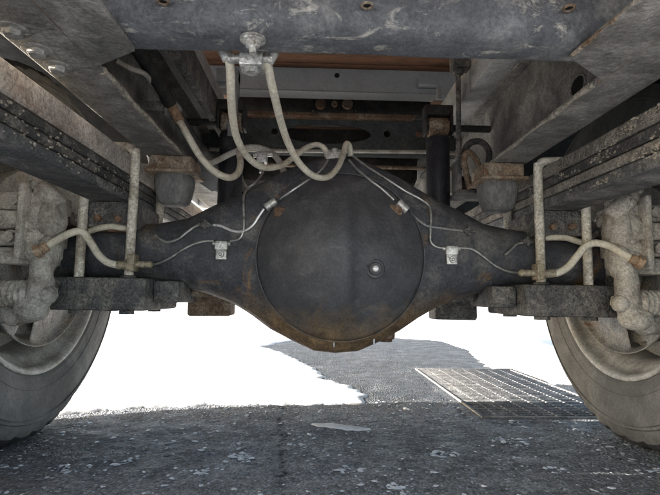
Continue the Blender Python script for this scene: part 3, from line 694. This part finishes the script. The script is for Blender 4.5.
for s in (-1, 1):
    obj('spring_seat', MB().box(s * .46 - .052, s * .46 + .052, AY - .075, AY + .075, .432, .4855, .004), M_plate, axle)
    obj('tube_flange', MB().lathe((s * .565, AY, AZ), (s, 0, 0), [(0, .062), (.004, .088), (.018, .09), (.022, .075), (.05, .07)], 32), M_plate, axle)
    pxl = (190, 232) if s < 0 else (433, 475)
    a, b = at(pxl[0], 292 if s < 0 else 297, 1.19), at(pxl[1], 316 if s < 0 else 320, 1.19)
    obj('shock_bracket', MB().box(a.x, b.x, 1.17, 1.24, b.z, a.z + .02, .006).box((a.x + b.x) / 2 - .025, (a.x + b.x) / 2 + .025, AY + .03, 1.1695, a.z - .01, a.z + .035, .004).rough(.002, 40), M_plate if s > 0 else M_rusttan, axle)
    mb = MB()
    for q, (x_, z_, r_) in enumerate(((.300, .352, .020), (.33, .42, .018), (.215, .300, .016))):
        pass
# propeller shaft going forward
obj_ps = lab(obj('propeller_shaft', MB().cyl((0, AY + .08, AZ), (0, AY + .22, AZ + .005), .085, 28, r2=.055).cyl((0, AY + .22, AZ + .005), (0, 3.4, .50), .04, 24), M_black, truck), 'dark propeller shaft running forward from the differential')

# --- leaf springs
def leaf(s, k, z0, th, L0, L1, camber):
    mb = MB(); hw = .040; ysl = [AY + L0 + (L1 - L0) * i / 40 for i in range(41)]
    for y in ysl:
        d = (y - AY); z = z0 + camber * d * d * (1 if d < 0 else 1); nse = .0008 * noise.noise(Vector((y * 8, k, s)))
        for (x, dz) in ((-hw + .003, 0), (hw - .003, 0), (hw, .003), (hw, th - .003), (hw - .003, th), (-hw + .003, th), (-hw, th - .003), (-hw, .003)):
            mb.v.append(Vector((s * .46 + x, y, z + dz + nse)))
    for i in range(40):
        for q in range(8): mb.f.append((i * 8 + q, i * 8 + (q + 1) % 8, (i + 1) * 8 + (q + 1) % 8, (i + 1) * 8 + q))
    mb.f.append(tuple(range(8))); mb.f.append(tuple(range(320, 328))); return mb
springs = {}
for s in (-1, 1):
    spring = bpy.data.objects.new('leaf_spring', None); COL.objects.link(spring); spring.parent = truck
    ORG[spring.name] = Vector((s * .46, AY, .486)); spring.location = ORG[spring.name] - ORG['truck']
    lab(spring, SIDE[s] + (' leaf spring pack with a pale upper leaf beside the rail' if s < 0 else ' leaf spring pack crusted with dried mud')); springs[s] = spring
    z = .4862; c0 = -.01
    spec = ([(.018, M_springb, .52), (.015, M_spring, .56), (.015, M_spring, .60), (.041, M_springp, .66)] if s < 0 else
            [(.020, M_springb, .52), (.017, M_springm, .55), (.018, M_spring, .60), (.024, M_springm, .66)])
    for k, (th, mt, Ln) in enumerate(spec):
        o = obj('leaf', leaf(s, k, z, th, -Ln, Ln, c0), mt, spring, 40); z += th + .0022
        if mt is M_springp: lab(o, 'thick pale upper leaf with rust streaks')
    top = z
    # rear shackle and eye, tying the pack to the rail
    zz = .486 + .07
    obj('spring_eye', MB().cyl((s * .46 - .042, AY - .66, zz - .012), (s * .46 + .042, AY - .66, zz - .012), .026, 24), M_plate, spring)
    for dx in (-.05, .043): obj('shackle_plate', MB().box(s * .46 + dx, s * .46 + dx + .007, AY - .69, AY - .63, zz - .04, .74, .002), M_plate, spring)
    obj('shackle_pin', MB().cyl((s * .395, AY - .66, .71), (s * .525, AY - .66, .71), .014, 16), M_plate, spring)
    # dried mud crust on the flanks
    mb = MB()
    for _ in range(1300 if s > 0 else 140):
        y = AY - random.uniform(.02, .5); zz2 = random.uniform(.490, top - (.004 if s > 0 else .05)) - .01 * (y - AY) ** 2
        if s > 0 and noise.noise(Vector((y * 9, zz2 * 40, 1))) < .08: continue
        r = random.uniform(.0008, .0026); b = bmesh.new(); bmesh.ops.create_icosphere(b, subdivisions=1, radius=r)
        for q in b.verts: q.co = Vector((s * .46 - s * .0402 + q.co.x * .7 * random.uniform(.7, 1.2), y + q.co.y * random.uniform(.9, 1.9), zz2 + q.co.z * random.uniform(.6, 1.1)))
        mb._bm(b)
    o = obj('mud_crust', mb, M_mudclod, spring); o['kind'] = 'stuff'
    # U bolts and bottom plate
    for Yb in (AY - .082, AY + .082):
        xi, xo = s * .4115, s * .5085; r = .0092; zt = top + .012
        pts = [(xi, Yb, .262), (xi, Yb, .40), (xi, Yb, zt - .022), (xi + s * .005, Yb, zt - .008), (xi + s * .018, Yb, zt), (xo - s * .018, Yb, zt), (xo - s * .005, Yb, zt - .008), (xo, Yb, zt - .022), (xo, Yb, .40), (xo, Yb, .262)]
        lab(obj('u_bolt', MB().tube(pts, r, 16, 6), M_ubolt, truck), SIDE[s] + (' cream painted u bolt on the near side of the axle' if Yb < AY else ' cream painted u bolt on the far side of the axle'))
    plate = lab(obj('spring_plate', MB().box(s * .56 if s < 0 else s * .368, s * .368 if s < 0 else s * .56, .952, 1.17, .268, .3315, .006).box(min(s * .315, s * .367), max(s * .315, s * .367), .99, 1.13, .284, .328, .006).rough(.0018, 45), M_plate, truck), SIDE[s] + ' greasy u bolt bottom plate under the axle tube')
    for (xx, Yb) in ((.4115, AY - .082), (.5085, AY - .082), (.4115, AY + .082), (.5085, AY + .082)):
        obj('nut', MB().hexnut((s * xx, Yb, .2685), (s * xx, Yb, .261), .0155), M_plate, plate)
    # snow/grease rim on the plate
    obj('plate_washer', MB().cyl((s * .4115, AY - .082, .330), (s * .4115, AY - .082, .3365), .015, 16), M_plate, plate)
    # bump stop
    pc = at(171 if s < 0 else 506, 168 if s < 0 else 172, 1.0); bs = bpy.data.objects.new('bump_stop', None); COL.objects.link(bs); bs.parent = truck
    cx = s * .345; ORG[bs.name] = Vector((cx, 1.0, ZB)); bs.location = ORG[bs.name] - ORG['truck']; lab(bs, SIDE[s] + ' grey rubber bump stop hanging under the rail in a rusty bracket')
    cy = 1.03
    mb = MB().box(cx - .044, cx + .044, cy - .042, cy + .042, .556, ZB - .0005, .006).box(cx - .050, cx + .050, cy - .05, cy + .05, .549, .5555, .002)
    obj('bracket', mb.rough(.0018, 60), M_rusttan, bs)
    mb = MB(); prof = [(.5485, .036, .034), (.542, .039, .037), (.53, .0385, .0365), (.505, .034, .032), (.493, .030, .028), (.487, .022, .02)]
    nn = 32
    for (z_, a_, b_) in prof:
        for k in range(nn):
            t = 2 * math.pi * k / nn; cs, sn = math.cos(t), math.sin(t); mb.v.append(Vector((cx + a_ * math.copysign(abs(cs) ** .55, cs), cy + b_ * math.copysign(abs(sn) ** .55, sn), z_)))
    for i in range(len(prof) - 1):
        for k in range(nn): mb.f.append((i * nn + k, i * nn + (k + 1) % nn, (i + 1) * nn + (k + 1) % nn, (i + 1) * nn + k))
    mb.f.append(tuple(range(nn))); m = (len(prof) - 1) * nn; mb.f.append(tuple(range(m, m + nn)))
    obj('rubber_block', mb, M_rubber, bs, 50)
    # shock absorber leaning ahead of the axle
    sh = bpy.data.objects.new('shock_absorber', None); COL.objects.link(sh); sh.parent = truck
    sx = s * .262; ORG[sh.name] = Vector((sx, 1.2, .3)); sh.location = ORG[sh.name] - ORG['truck']; lab(sh, SIDE[s] + ' black upright shock absorber ahead of the axle')
    obj('dust_cover', MB().lathe((sx, 1.21, .43), (0, 0, 1), [(0, .0285), (.002, .0295), (.272, .0295), (.278, .027)], 28), M_shock, sh)
    obj('lower_tube', MB().cyl((sx, 1.205, .33), (sx, 1.208, .435), .023, 24), M_shock, sh)
    obj('upper_eye', MB().cyl((sx - .026, 1.21, .735), (sx + .026, 1.21, .735), .026, 24).cyl((sx, 1.21, .70), (sx, 1.21, .73), .014), M_rusttan, sh)
    obj('lower_eye', MB().cyl((sx - .02, 1.205, .315), (sx + .02, 1.205, .315), .022, 20), M_plate, sh)
    lab(obj('shock_mount', MB().box(sx - .036, sx + .036, 1.19, 1.23, .7635, .79, .003).cyl((sx - s * .03, 1.21, .735), (s * .397, 1.21, .735), .009, 16).box(sx + .029, sx + .036, 1.19, 1.23, .715, .763, .002).box(sx - .036, sx - .029, 1.19, 1.23, .715, .763, .002), M_black, truck), SIDE[s] + ' upper shock absorber mount')

# --- brackets right of centre behind the bump stop
p0 = at(458, 70, 1.14); p1 = at(458.5, 178, 1.14)
rod = lab(obj('valve_rod', MB().cyl(p0, (p0.x, 1.14, p0.z - .10), .0062, 12).cyl((p0.x, 1.14, p0.z - .10), p1, .0062, 12).cyl((p0.x, 1.14, p0.z - .012), (p0.x, 1.14, p0.z + .0), .014, 16).cyl((p0.x, 1.14, p1.z + .07), (p0.x, 1.14, p1.z + .02), .0085, 12), M_plate, truck), 'thin dark vertical valve rod right of the opening')
obj('rod_head', MB().box(p0.x - .016, p0.x + .03, 1.12, 1.16, p0.z + .001, p0.z + .05, .003), M_plate, rod)
pc = at(466, 172, 1.12)
mb = MB().tube([at(470, 190, 1.1), at(466, 172, 1.1), at(464, 160, 1.1), at(468, 152, 1.1), at(475, 158, 1.1), at(480, 168, 1.1), at(486, 176, 1.1)], .007, 10, 5, .2)
lab(obj('bent_bracket', mb, M_rusttan, truck), 'rusty bent strap bracket inside the right rail')
mb = MB().tube([at(474, 180, 1.16), at(486, 168, 1.16), at(489, 152, 1.16), at(481, 142, 1.16), at(470, 143, 1.16), at(464, 152, 1.16)], .008, 10, 5, .1)
lab(obj('bent_bracket', mb, M_spring, truck), 'dark arched bracket inside the right rail')
a, b = at(455, 182, 1.13), at(489, 196, 1.13)
lab(obj('bracket_plate', MB().box(a.x, b.x, 1.10, 1.20, b.z, b.z + .008, .002).box(a.x, a.x + .008, 1.10, 1.16, b.z + .0085, a.z + .05, .002).box(a.x + .012, b.x - .01, 1.15, 1.158, b.z + .0085, a.z + .02, .002), M_spring, truck), 'muddy bracket plate inside the right rail')
a, b = at(197, 168, 1.15), at(217, 190, 1.15)
lab(obj('bracket_plate', MB().prism([(a.x - .01, 1.15, a.z), (b.x, 1.15, a.z - .008), (b.x, 1.15, b.z), (b.x - .012, 1.15, b.z - .004), (a.x - .01, 1.15, a.z - .025)], (0, .008, 0), .001), M_grey, truck), 'pale angled bracket plate inside the left rail')
lab(obj('bracket_plate', MB().prism([(a.x - .012, 1.2, a.z + .04), (a.x + .012, 1.2, a.z + .012), (a.x + .03, 1.2, a.z + .002), (a.x - .012, 1.2, a.z + .002)], (0, .006, 0), .001), M_grey, truck), 'small pale triangular bracket plate behind the left bump stop')

# --- hoses
def hose(pts, r, mat, label, name='brake_hose', n=14, parent=None):
    return lab(obj(name, MB().tube([at(*p) for p in pts], r, n, 8), mat, parent or truck), label)
q = at(252, 60, .585)
vb = lab(obj('valve_block', MB().box(q.x - .0145, q.x + .0145, .572, .602, q.z - .012, q.z + .012, .003).cyl((q.x, .585, q.z - .011), (q.x, .585, q.z - .0175), .0095, 18).cyl((q.x - .03, .585, q.z + .001), (q.x + .026, .585, q.z + .003), .006, 14), M_zinc, truck), 'zinc brake hose junction block bolted under the crossmember')
p = atz(253, 40, .5895)
obj('mounting_bolt', MB().lathe((p.x, p.y, .591), (0, 0, -1), [(0, .0125), (.003, .0125), (.0035, .009), (.009, .009), (.0105, .0075)], 6).lathe((p.x, p.y, .591), (0, 0, -1), [(0, .015), (.002, .015)], 24).lathe((p.x, p.y, .582), (0, 0, -1), [(0, .0045), (.009, .0042)], 12), M_zinc, vb)
hose([(224, 51, .586), (228.5, 58, .588), (230.5, 72, .60), (231, 92, .63), (232.5, 115, .68), (237, 138, .74), (247, 156, .80), (262, 167, .85), (280, 166, .90), (294, 157, .95), (306, 148, .99), (317, 144.5, 1.01), (325, 149, 1.02), (327, 157, 1.022)], .0057, M_ivory, 'cream brake hose looping from the junction block to the axle, left one')
hose([(272, 54, .586), (267.5, 60, .588), (270, 76, .61), (275, 98, .65), (281, 122, .71), (289, 145, .77), (300, 164, .82), (314, 176, .86), (328, 177, .90), (338, 167, .94), (343, 155, .98), (346, 144, 1.0), (349.5, 146, 1.015), (351, 156, 1.02)], .0057, M_ivory, 'cream brake hose looping from the junction block to the axle, right one')
for px, py, px2, py2 in ((222.5, 47, 229, 60), (274, 50, 267, 62)):
    a = at(px, py, .586); b = at(px2, py2, .588); obj('hose_ferrule', MB().cyl(a, b, .0082, 16), M_zinc, vb)
hose([(172, 107, .93), (179, 120, .93), (188, 136, .935), (200, 156, .94), (214, 171, .95), (228, 177.5, .965), (237, 174, .985), (240.5, 164, 1.01), (239, 152, 1.05)], .0070, M_ivory, 'thick cream hose dropping from the left rail bracket')
a, b = at(170, 103, .93), at(180, 122, .93); lab(obj('hose_ferrule', MB().cyl(a, b, .0098, 18).cyl(a - (b - a) * .12, a + (b - a) * .12, .0125, 6), M_copper, truck), 'rusty orange ferrule of the thick cream hose')
c = at(166, 107, .935); br = lab(obj('hose_bracket', MB().box(-.392, c.x + .022, .93, .936, c.z - .010, c.z + .010, .002).lathe((c.x + .008, .945, c.z), (.45, -.6, -.7), [(0, .019), (.012, .019), (.014, .016)], 8), M_frame, truck), 'steel hose bracket on the left rail')
hose([(206, 164, 1.12), (216, 161, 1.12), (232, 153, 1.12), (248, 147.5, 1.12), (262, 148.5, 1.12), (273, 154, 1.11), (281, 164, 1.08), (284, 172, 1.06)], .0070, M_ivory2, 'dusty hose arching behind the cream hoses')
c = at(262, 158, 1.10); lab(obj('hose_fitting', MB().box(c.x - .012, c.x + .012, 1.09, 1.115, c.z - .012, c.z + .014, .003).cyl((c.x, 1.10, c.z - .012), (c.x, 1.10, c.z - .035), .006, 12).cyl((c.x - .02, 1.10, c.z + .006), (c.x + .024, 1.10, c.z + .010), .006, 12), M_zinc, axle), 'pale fitting under the arching hose')
# flexible hoses to the wheels
W = .935
hose([(46, 247, .89), (52, 243, .90), (64, 236, .92), (76, 231.5, .93), (84, 233, .935), (91, 243, W), (98, 254, W), (107, 262, W), (118, 265, W), (126, 265, W)], .0070, M_ivory, 'cream flexible brake hose to the left brake caliper')
hose([(632, 259, .89), (622, 253, .90), (609, 246, .92), (596, 243, .93), (586, 246, .935), (578, 255, W), (569, 266, W), (560, 272, W), (551, 274, W), (545, 274, W)], .0070, M_ivory, 'cream flexible brake hose to the right brake caliper')
for s, a, b, fit, wh in ((-1, (117, 265), (127, 265), (132.5, 264), 'left'), (1, (555, 273), (543, 274), (538.5, 273), 'right')):
    A = at(*a, W); B = at(*b, W); C_ = at(*fit, W)
    f = lab(obj('hose_end_fitting', MB().cyl(A, B, .0082, 14).hexnut(B, C_, .0115).box(C_.x - .007, C_.x + .007, W - .012, W + .016, C_.z - .014, C_.z + .018, .002).cyl(C_, C_ + Vector((-s * .03, .01, 0)), .0062, 12).ball(C_ + Vector((-s * .028, .01, 0)), .0075, sub=2), M_brass, truck), 'brass hose end fitting clamped to the %s inner u bolt' % wh)
    obj('clamp_band', MB().box(C_.x - .012, C_.x + .012, W + .012, W + .034, C_.z - .006, C_.z + .006, .002), M_brass, f)
    a2, b2 = (at(38, 251, .885), at(48, 246, .889)) if s < 0 else (at(640, 262, .885), at(630, 258, .889))
    obj('banjo_ferrule', MB().cyl(a2, b2, .0088, 14).hexnut(a2 - (b2 - a2) * .3, a2 + (b2 - a2) * .3, .0125), M_copper, f)
hose([(66, 196, 1.06), (66, 206, 1.06), (70, 218, 1.05), (78, 226, 1.04), (88, 229, 1.0)], .0055, M_ivory2, 'thin dusty hose hanging behind the left spring')
hose([(90, 231, .99), (100, 228, .985), (112, 226.5, .985), (122, 228, .985), (132, 229, 1.0)], .0062, M_ivory, 'short cream hose between the left u bolt legs')
hose([(546, 238, .995), (556, 237.5, .985), (566, 238, .985), (576, 241, .985), (586, 244, .99)], .0062, M_ivory, 'short cream hose between the right u bolt legs')
hose([(601, 205, 1.06), (602, 218, 1.06), (600, 229, 1.05), (594, 236, 1.03), (586, 240, 1.0)], .0055, M_ivory2, 'thin dusty hose hanging behind the right spring')
# tan bracket on the axle tube behind the u bolts
for s in (-1, 1):
    mb = MB().box(s * .46 - .035, s * .46 + .035, AY - .07, AY - .045, .425, .475, .004).cyl((s * .46 - .02, AY - .07, .45), (s * .46 - .02, AY - .085, .45), .007).cyl((s * .46 + .02, AY - .07, .45), (s * .46 + .02, AY - .085, .45), .007)
    obj('pipe_bracket', mb.rough(.0025, 50), M_rust, axle)

# --- wheels
def wheel(s):
    wd = bpy.data.objects.new('wheel', None); COL.objects.link(wd); wd.parent = truck
    ORG[wd.name] = Vector((s * .71, AY, AZ)); wd.location = ORG[wd.name] - ORG['truck']
    lab(wd, SIDE[s] + ' rear wheel with a dusty tyre and grey steel rim, seen from its inner side')
    RO = .391; xi = .603; X = lambda h: s * (xi + h)
    # profile: distance outwards along the axle from the inner sidewall, radius
    pr = [(.024, .242), (.016, .250), (.010, .256), (.0065, .262), (.0075, .266), (.004, .275), (.001, .295), (0, .312), (.0015, .330), (.0045, .345), (.0042, .348), (.008, .350), (.013, .362), (.021, .374), (.030, .383), (.045, .3885), (.06, .390), (.065, .3895), (.066, .381), (.073, .381), (.074, .390), (.105, RO), (.1055, .381), (.1125, .381), (.113, RO), (.143, .390), (.144, .381), (.151, .381), (.152, .3895), (.172, .3885), (.187, .383), (.196, .374), (.205, .360), (.212, .335), (.216, .312), (.213, .280), (.206, .262), (.196, .25), (.19, .242)]
    n = 160; vs = []; fs = []
    for i, (h, r) in enumerate(pr):
        for k in range(n):
            a = 2 * math.pi * k / n; rr = r; hh = h
            if r > .365 and k % 4 == 0 and (h < .05 or h > .165): rr -= .004; hh += .002 if h < .1 else -.002
            y = AY + rr * math.cos(a); z = AZ + rr * math.sin(a)
            if z < .0015: hh += (-.004 if h < .1 else .004) * min(1, (.0015 - z) / .004); z = .0015 + (z - .0015) * .05
            if z < .06: hh += (-1 if h < .1 else 1) * .006 * (1 - z / .06)
            vs.append(Vector((X(hh), y, z)))
    for i in range(len(pr) - 1):
        for k in range(n): fs.append((i * n + k, i * n + (k + 1) % n, (i + 1) * n + (k + 1) % n, (i + 1) * n + k))
    mb = MB(); mb.v = vs; mb.f = fs
    ty = lab(obj('tyre', mb, M_tyre, wd, 40, mats=[M_tyre, M_tread]), SIDE[s] + ' worn black tyre coated with grey dust')
    for i, f in enumerate(ty.data.polygons):
        j = i // n
        if pr[j][1] > .372 and pr[min(j + 1, len(pr) - 1)][1] > .372: f.material_index = 1
    for r_ in (.283, .357):
        hh_ = {.283: .0028, .289: .002, .322: .0006, .357: .0105}[r_]
        obj('sidewall_rib', MB().tube([(X(hh_), AY + r_ * math.cos(2 * math.pi * k / 90), AZ + r_ * math.sin(2 * math.pi * k / 90)) for k in range(91)], .0012, 6, 1), M_tyre, ty)
    obj('bead_ring', MB().tube([(X(.0015), AY + .3405 * math.cos(2 * math.pi * k / 90), AZ + .3405 * math.sin(2 * math.pi * k / 90)) for k in range(91)], .0016, 6, 1), M_tyre, ty)
    rp = [(.012, .254), (.009, .2535), (.0075, .250), (.009, .245), (.013, .241), (.022, .238), (.032, .236), (.040, .226), (.055, .214), (.085, .208), (.12, .206), (.135, .212), (.15, .225), (.18, .232), (.20, .238), (.205, .252), (.208, .254), (.205, .256), (.196, .243), (.15, .232), (.12, .213), (.085, .214), (.055, .220), (.036, .240), (.02, .246), (.014, .252)]
    obj('rim', MB().lathe((s * xi, AY, AZ), (s, 0, 0), rp, 96, cap=False), M_rim, wd, 50)
    # wheel centre disc with hand holes
    mb = MB(); nn = 96; prd = [(.118, .207), (.124, .195), (.132, .17), (.14, .14), (.135, .11), (.12, .10), (.12, .06)]
    vs = []; fs = []
    for (h, r) in prd:
        for k in range(nn): a = 2 * math.pi * k / nn; vs.append(Vector((X(h), AY + r * math.cos(a), AZ + r * math.sin(a))))
    for i in range(len(prd) - 1):
        for k in range(nn):
            if i in (1, 2) and (k % 48) < 3: continue
            fs.append((i * nn + k, i * nn + (k + 1) % nn, (i + 1) * nn + (k + 1) % nn, (i + 1) * nn + k))
    mb.v = vs; mb.f = fs; obj('wheel_disc', mb, M_rim, wd, 50)
    obj('brake_disc', MB().lathe((s * .648, AY, AZ), (s, 0, 0), [(0, .165), (0, .172), (.004, .174), (.010, .174), (.0105, .168), (.016, .168), (.0165, .174), (.023, .174), (.025, .172), (.025, .10), (.06, .10), (.06, .06)], 64, cap=False).lathe((s * .648, AY, AZ), (s, 0, 0), [(0, .165), (.0005, .105), (.0005, .06)], 64, cap=False), M_disc, wd, 40)
    obj('hub', MB().lathe((s * .60, AY, AZ), (s, 0, 0), [(0, .07), (.05, .085), (.10, .085), (.14, .085), (.145, .06), (.20, .055)], 40), M_disc, wd)
    # dust shield with slots, lower half
    mb = MB(); nn = 60
    prs = [(.02, .09), (.024, .14), (.030, .185), (.020, .196), (.014, .198)]
    vs = []; fs = []
    for (h, r) in prs:
        for k in range(nn + 1): a = R(185) + R(170) * k / nn; vs.append(Vector((X(h), AY + r * math.cos(a), AZ + r * math.sin(a))))
    for i in range(len(prs) - 1):
        for k in range(nn):
            if i == 1 and k in (22, 23, 24, 25, 26, 27): continue
            fs.append((i * (nn + 1) + k, i * (nn + 1) + k + 1, (i + 1) * (nn + 1) + k + 1, (i + 1) * (nn + 1) + k))
    mb.v = vs; mb.f = fs; o = obj('dust_shield', mb, M_disc, wd, 50)
    sol = o.modifiers.new('thickness', 'SOLIDIFY'); sol.thickness = .002
    return wd
for s in (-1, 1): wheel(s)

# --- brake calipers
def caliper(s):
    cl = bpy.data.objects.new('brake_caliper', None); COL.objects.link(cl); cl.parent = truck
    ORG[cl.name] = Vector((s * .60, 0.945, .42)); cl.location = ORG[cl.name] - ORG['truck']
    lab(cl, SIDE[s] + ' large brake caliper caked in pale mud beside the wheel')
    def B(x0, x1, y0, y1, z0, z1, bev, mb): return mb.box(min(s * x0, s * x1), max(s * x0, s * x1), y0, y1, z0, z1, bev)
    mb = MB()
    B(.535, .72, 0.91, 0.99, .452, .486, .004, mb); B(.545, .72, 0.897, 0.99, .416, .449, .004, mb); B(.540, .72, 0.905, 0.99, .386, .413, .004, mb); B(.55, .72, 0.915, 0.99, .352, .383, .004, mb)
    mb.cyl((s * .56, 0.94, .36), (s * .56, 0.94, .48), .034, 24)
    obj('caliper_body', mb.rough(.0012, 60), M_cast, cl, 70)
    obj('cylinder_housing', MB().cyl((s * .536, 0.93, .437), (s * .575, 0.937, .438), .040, 32, .3).ball((s * .542, 0.93, .437), .038, .6, 0.975, 1.1).rough(.0010, 70), M_cast, cl, 70)
    obj('cylinder_housing', MB().cyl((s * .535, 0.925, .378), (s * .575, 0.932, .376), .030, 28, .3).ball((s * .538, 0.923, .376), .031, .6, 1, 1.1).rough(.0010, 70), M_cast, cl, 70)
    obj('bleed_boss', MB().cyl((s * .528, 0.925, .462), (s * .560, 0.91, .500), .020, 18, .3, r2=.017).cyl((s * .559, 0.911, .498), (s * .567, 0.907, .507), .014, 6).ball((s * .571, 0.905, .511), .009, sub=2).rough(.0010, 80), M_cast, cl, 70)
    arm = MB().tube([(s * .540, 0.92, .378), (s * .545, 0.913, .345), (s * .543, 0.91, .315), (s * .545, 0.91, .290), (s * .552, 0.913, .272)], .021, 16, 5, .2).ball((s * .528, 0.905, .296), .017, 1, 1, 1).ball((s * .557, 0.91, .270), .026, 1.2, 1, 0.925)
    obj('carrier_arm', arm.rough(.0010, 70), M_cast, cl, 70)
    for (x_, z_, y_) in ((.600, .469, .908), (.645, .469, .908), (.600, .400, .903), (.650, .400, .903), (.620, .432, .895)):
        obj('caliper_bolt', MB().hexnut((s * x_, y_ + .004, z_), (s * x_, y_ - .010, z_), .0105).lathe((s * x_, y_ + .003, z_), (0, -1, 0), [(0, .014), (.004, .014)], 18), M_cast, cl, 70)
    obj('bridge_rib', MB().box(min(s * .572, s * .584), max(s * .572, s * .584), .886, .92, .36, .50, .003), M_cast, cl, 70)
    obj('bridge_rib', MB().box(min(s * .672, s * .684), max(s * .672, s * .684), .886, .92, .36, .50, .003), M_cast, cl, 70)
    # bellows of the slide pin, axis along the axle
    pr = []; L0 = 0
    for k in range(6): pr += [(L0, .017), (L0 + .0035, .0245), (L0 + .007, .0245), (L0 + .0095, .017)]; L0 += .0105
    obj('pin_boot', MB().lathe((s * .560, 0.911, .298), (s, .06, 0), [(0, .012)] + pr + [(L0, .012)], 28), M_cast, cl, 70)
    obj('guide_pin', MB().cyl((s * .535, 0.909, .298), (s * .70, 0.918, .298), .011, 16).hexnut((s * .518, 0.908, .298), (s * .531, 0.909, .298), .015), M_cast, cl, 70)
    obj('lower_bracket', MB().tube([(s * .556, 0.913, .27), (s * .585, 0.92, .255), (s * .62, 0.935, .262), (s * .66, 0.965, .29)], .018, 14, 5, .25).rough(.0012, 60), M_cast, cl, 70)
    obj('brake_pad', MB().box(min(s * .675, s * .688), max(s * .675, s * .688), 0.925, 1.0, .37, .47, .003), M_disc, cl)
    obj('carrier_plate', MB().box(min(s * .625, s * .64), max(s * .625, s * .64), 0.945, 1.05, .33, .47, .004), M_cast, cl, 70)
for s in (-1, 1): caliper(s)

# unseen mud flaps added to keep the ground by the wheels shaded
for s in (-1, 1):
    lab(obj('added_mud_flap', MB().box(min(s * .60, s * .86), max(s * .60, s * .86), .50, .508, .07, .80, .002), M_added_flap, truck), SIDE[s] + ' unseen black mud flap added behind the rear wheel for shade')

# fenders, boxes and bumper: dark bulk added around the wheels to block light
for s in (-1, 1):
    mb = MB(); nn = 24
    for y_, w_ in ((0, 0),):
        pass
    pts = [(AY + .49 * math.cos(R(a)), AZ + .46 * math.sin(R(a))) for a in range(15, 166, 8)]
    for (y_, z_) in pts:
        for x_ in (.545, .86): mb.v.append(Vector((s * x_, y_, z_)))
        for x_ in (.86, .545): mb.v.append(Vector((s * x_, AY + (y_ - AY) * 1.008, AZ + (z_ - AZ) * 1.008)))
    for i in range(len(pts) - 1):
        for q in range(4): mb.f.append((i * 4 + q, i * 4 + (q + 1) % 4, (i + 1) * 4 + (q + 1) % 4, (i + 1) * 4 + q))
    mb.f.append((0, 1, 2, 3)); m = (len(pts) - 1) * 4; mb.f.append((m, m + 1, m + 2, m + 3))
    lab(obj('added_fender', mb, M_added_flap, truck, 50), SIDE[s] + ' added black fender over the rear wheel, blocking side light')
lab(obj('light_block_box', MB().box(.42, .80, 1.78, 2.6, .45, .79, .012), M_black, truck), 'dark box added ahead of the right rear wheel to block light')  # box added to block side light and the bright background
lab(obj('unseen_bumper', MB().box(-.86, .86, .20, .30, .61, .74, .008).box(-.40, -.33, .301, .37, .63, .72, .003).box(.33, .40, .301, .37, .63, .72, .003), M_frame, truck), 'unseen grey bumper bar added behind the crossmember to shade it')  # unseen bar, added to darken the rear face of the crossmember
lab(obj('dark_backing_box', MB().box(-.30, .30, 1.62, 2.0, .68, .88, .03), M_black, truck), 'dark backing box added between the rails ahead of the axle')  # box added as dark backing behind the oval opening
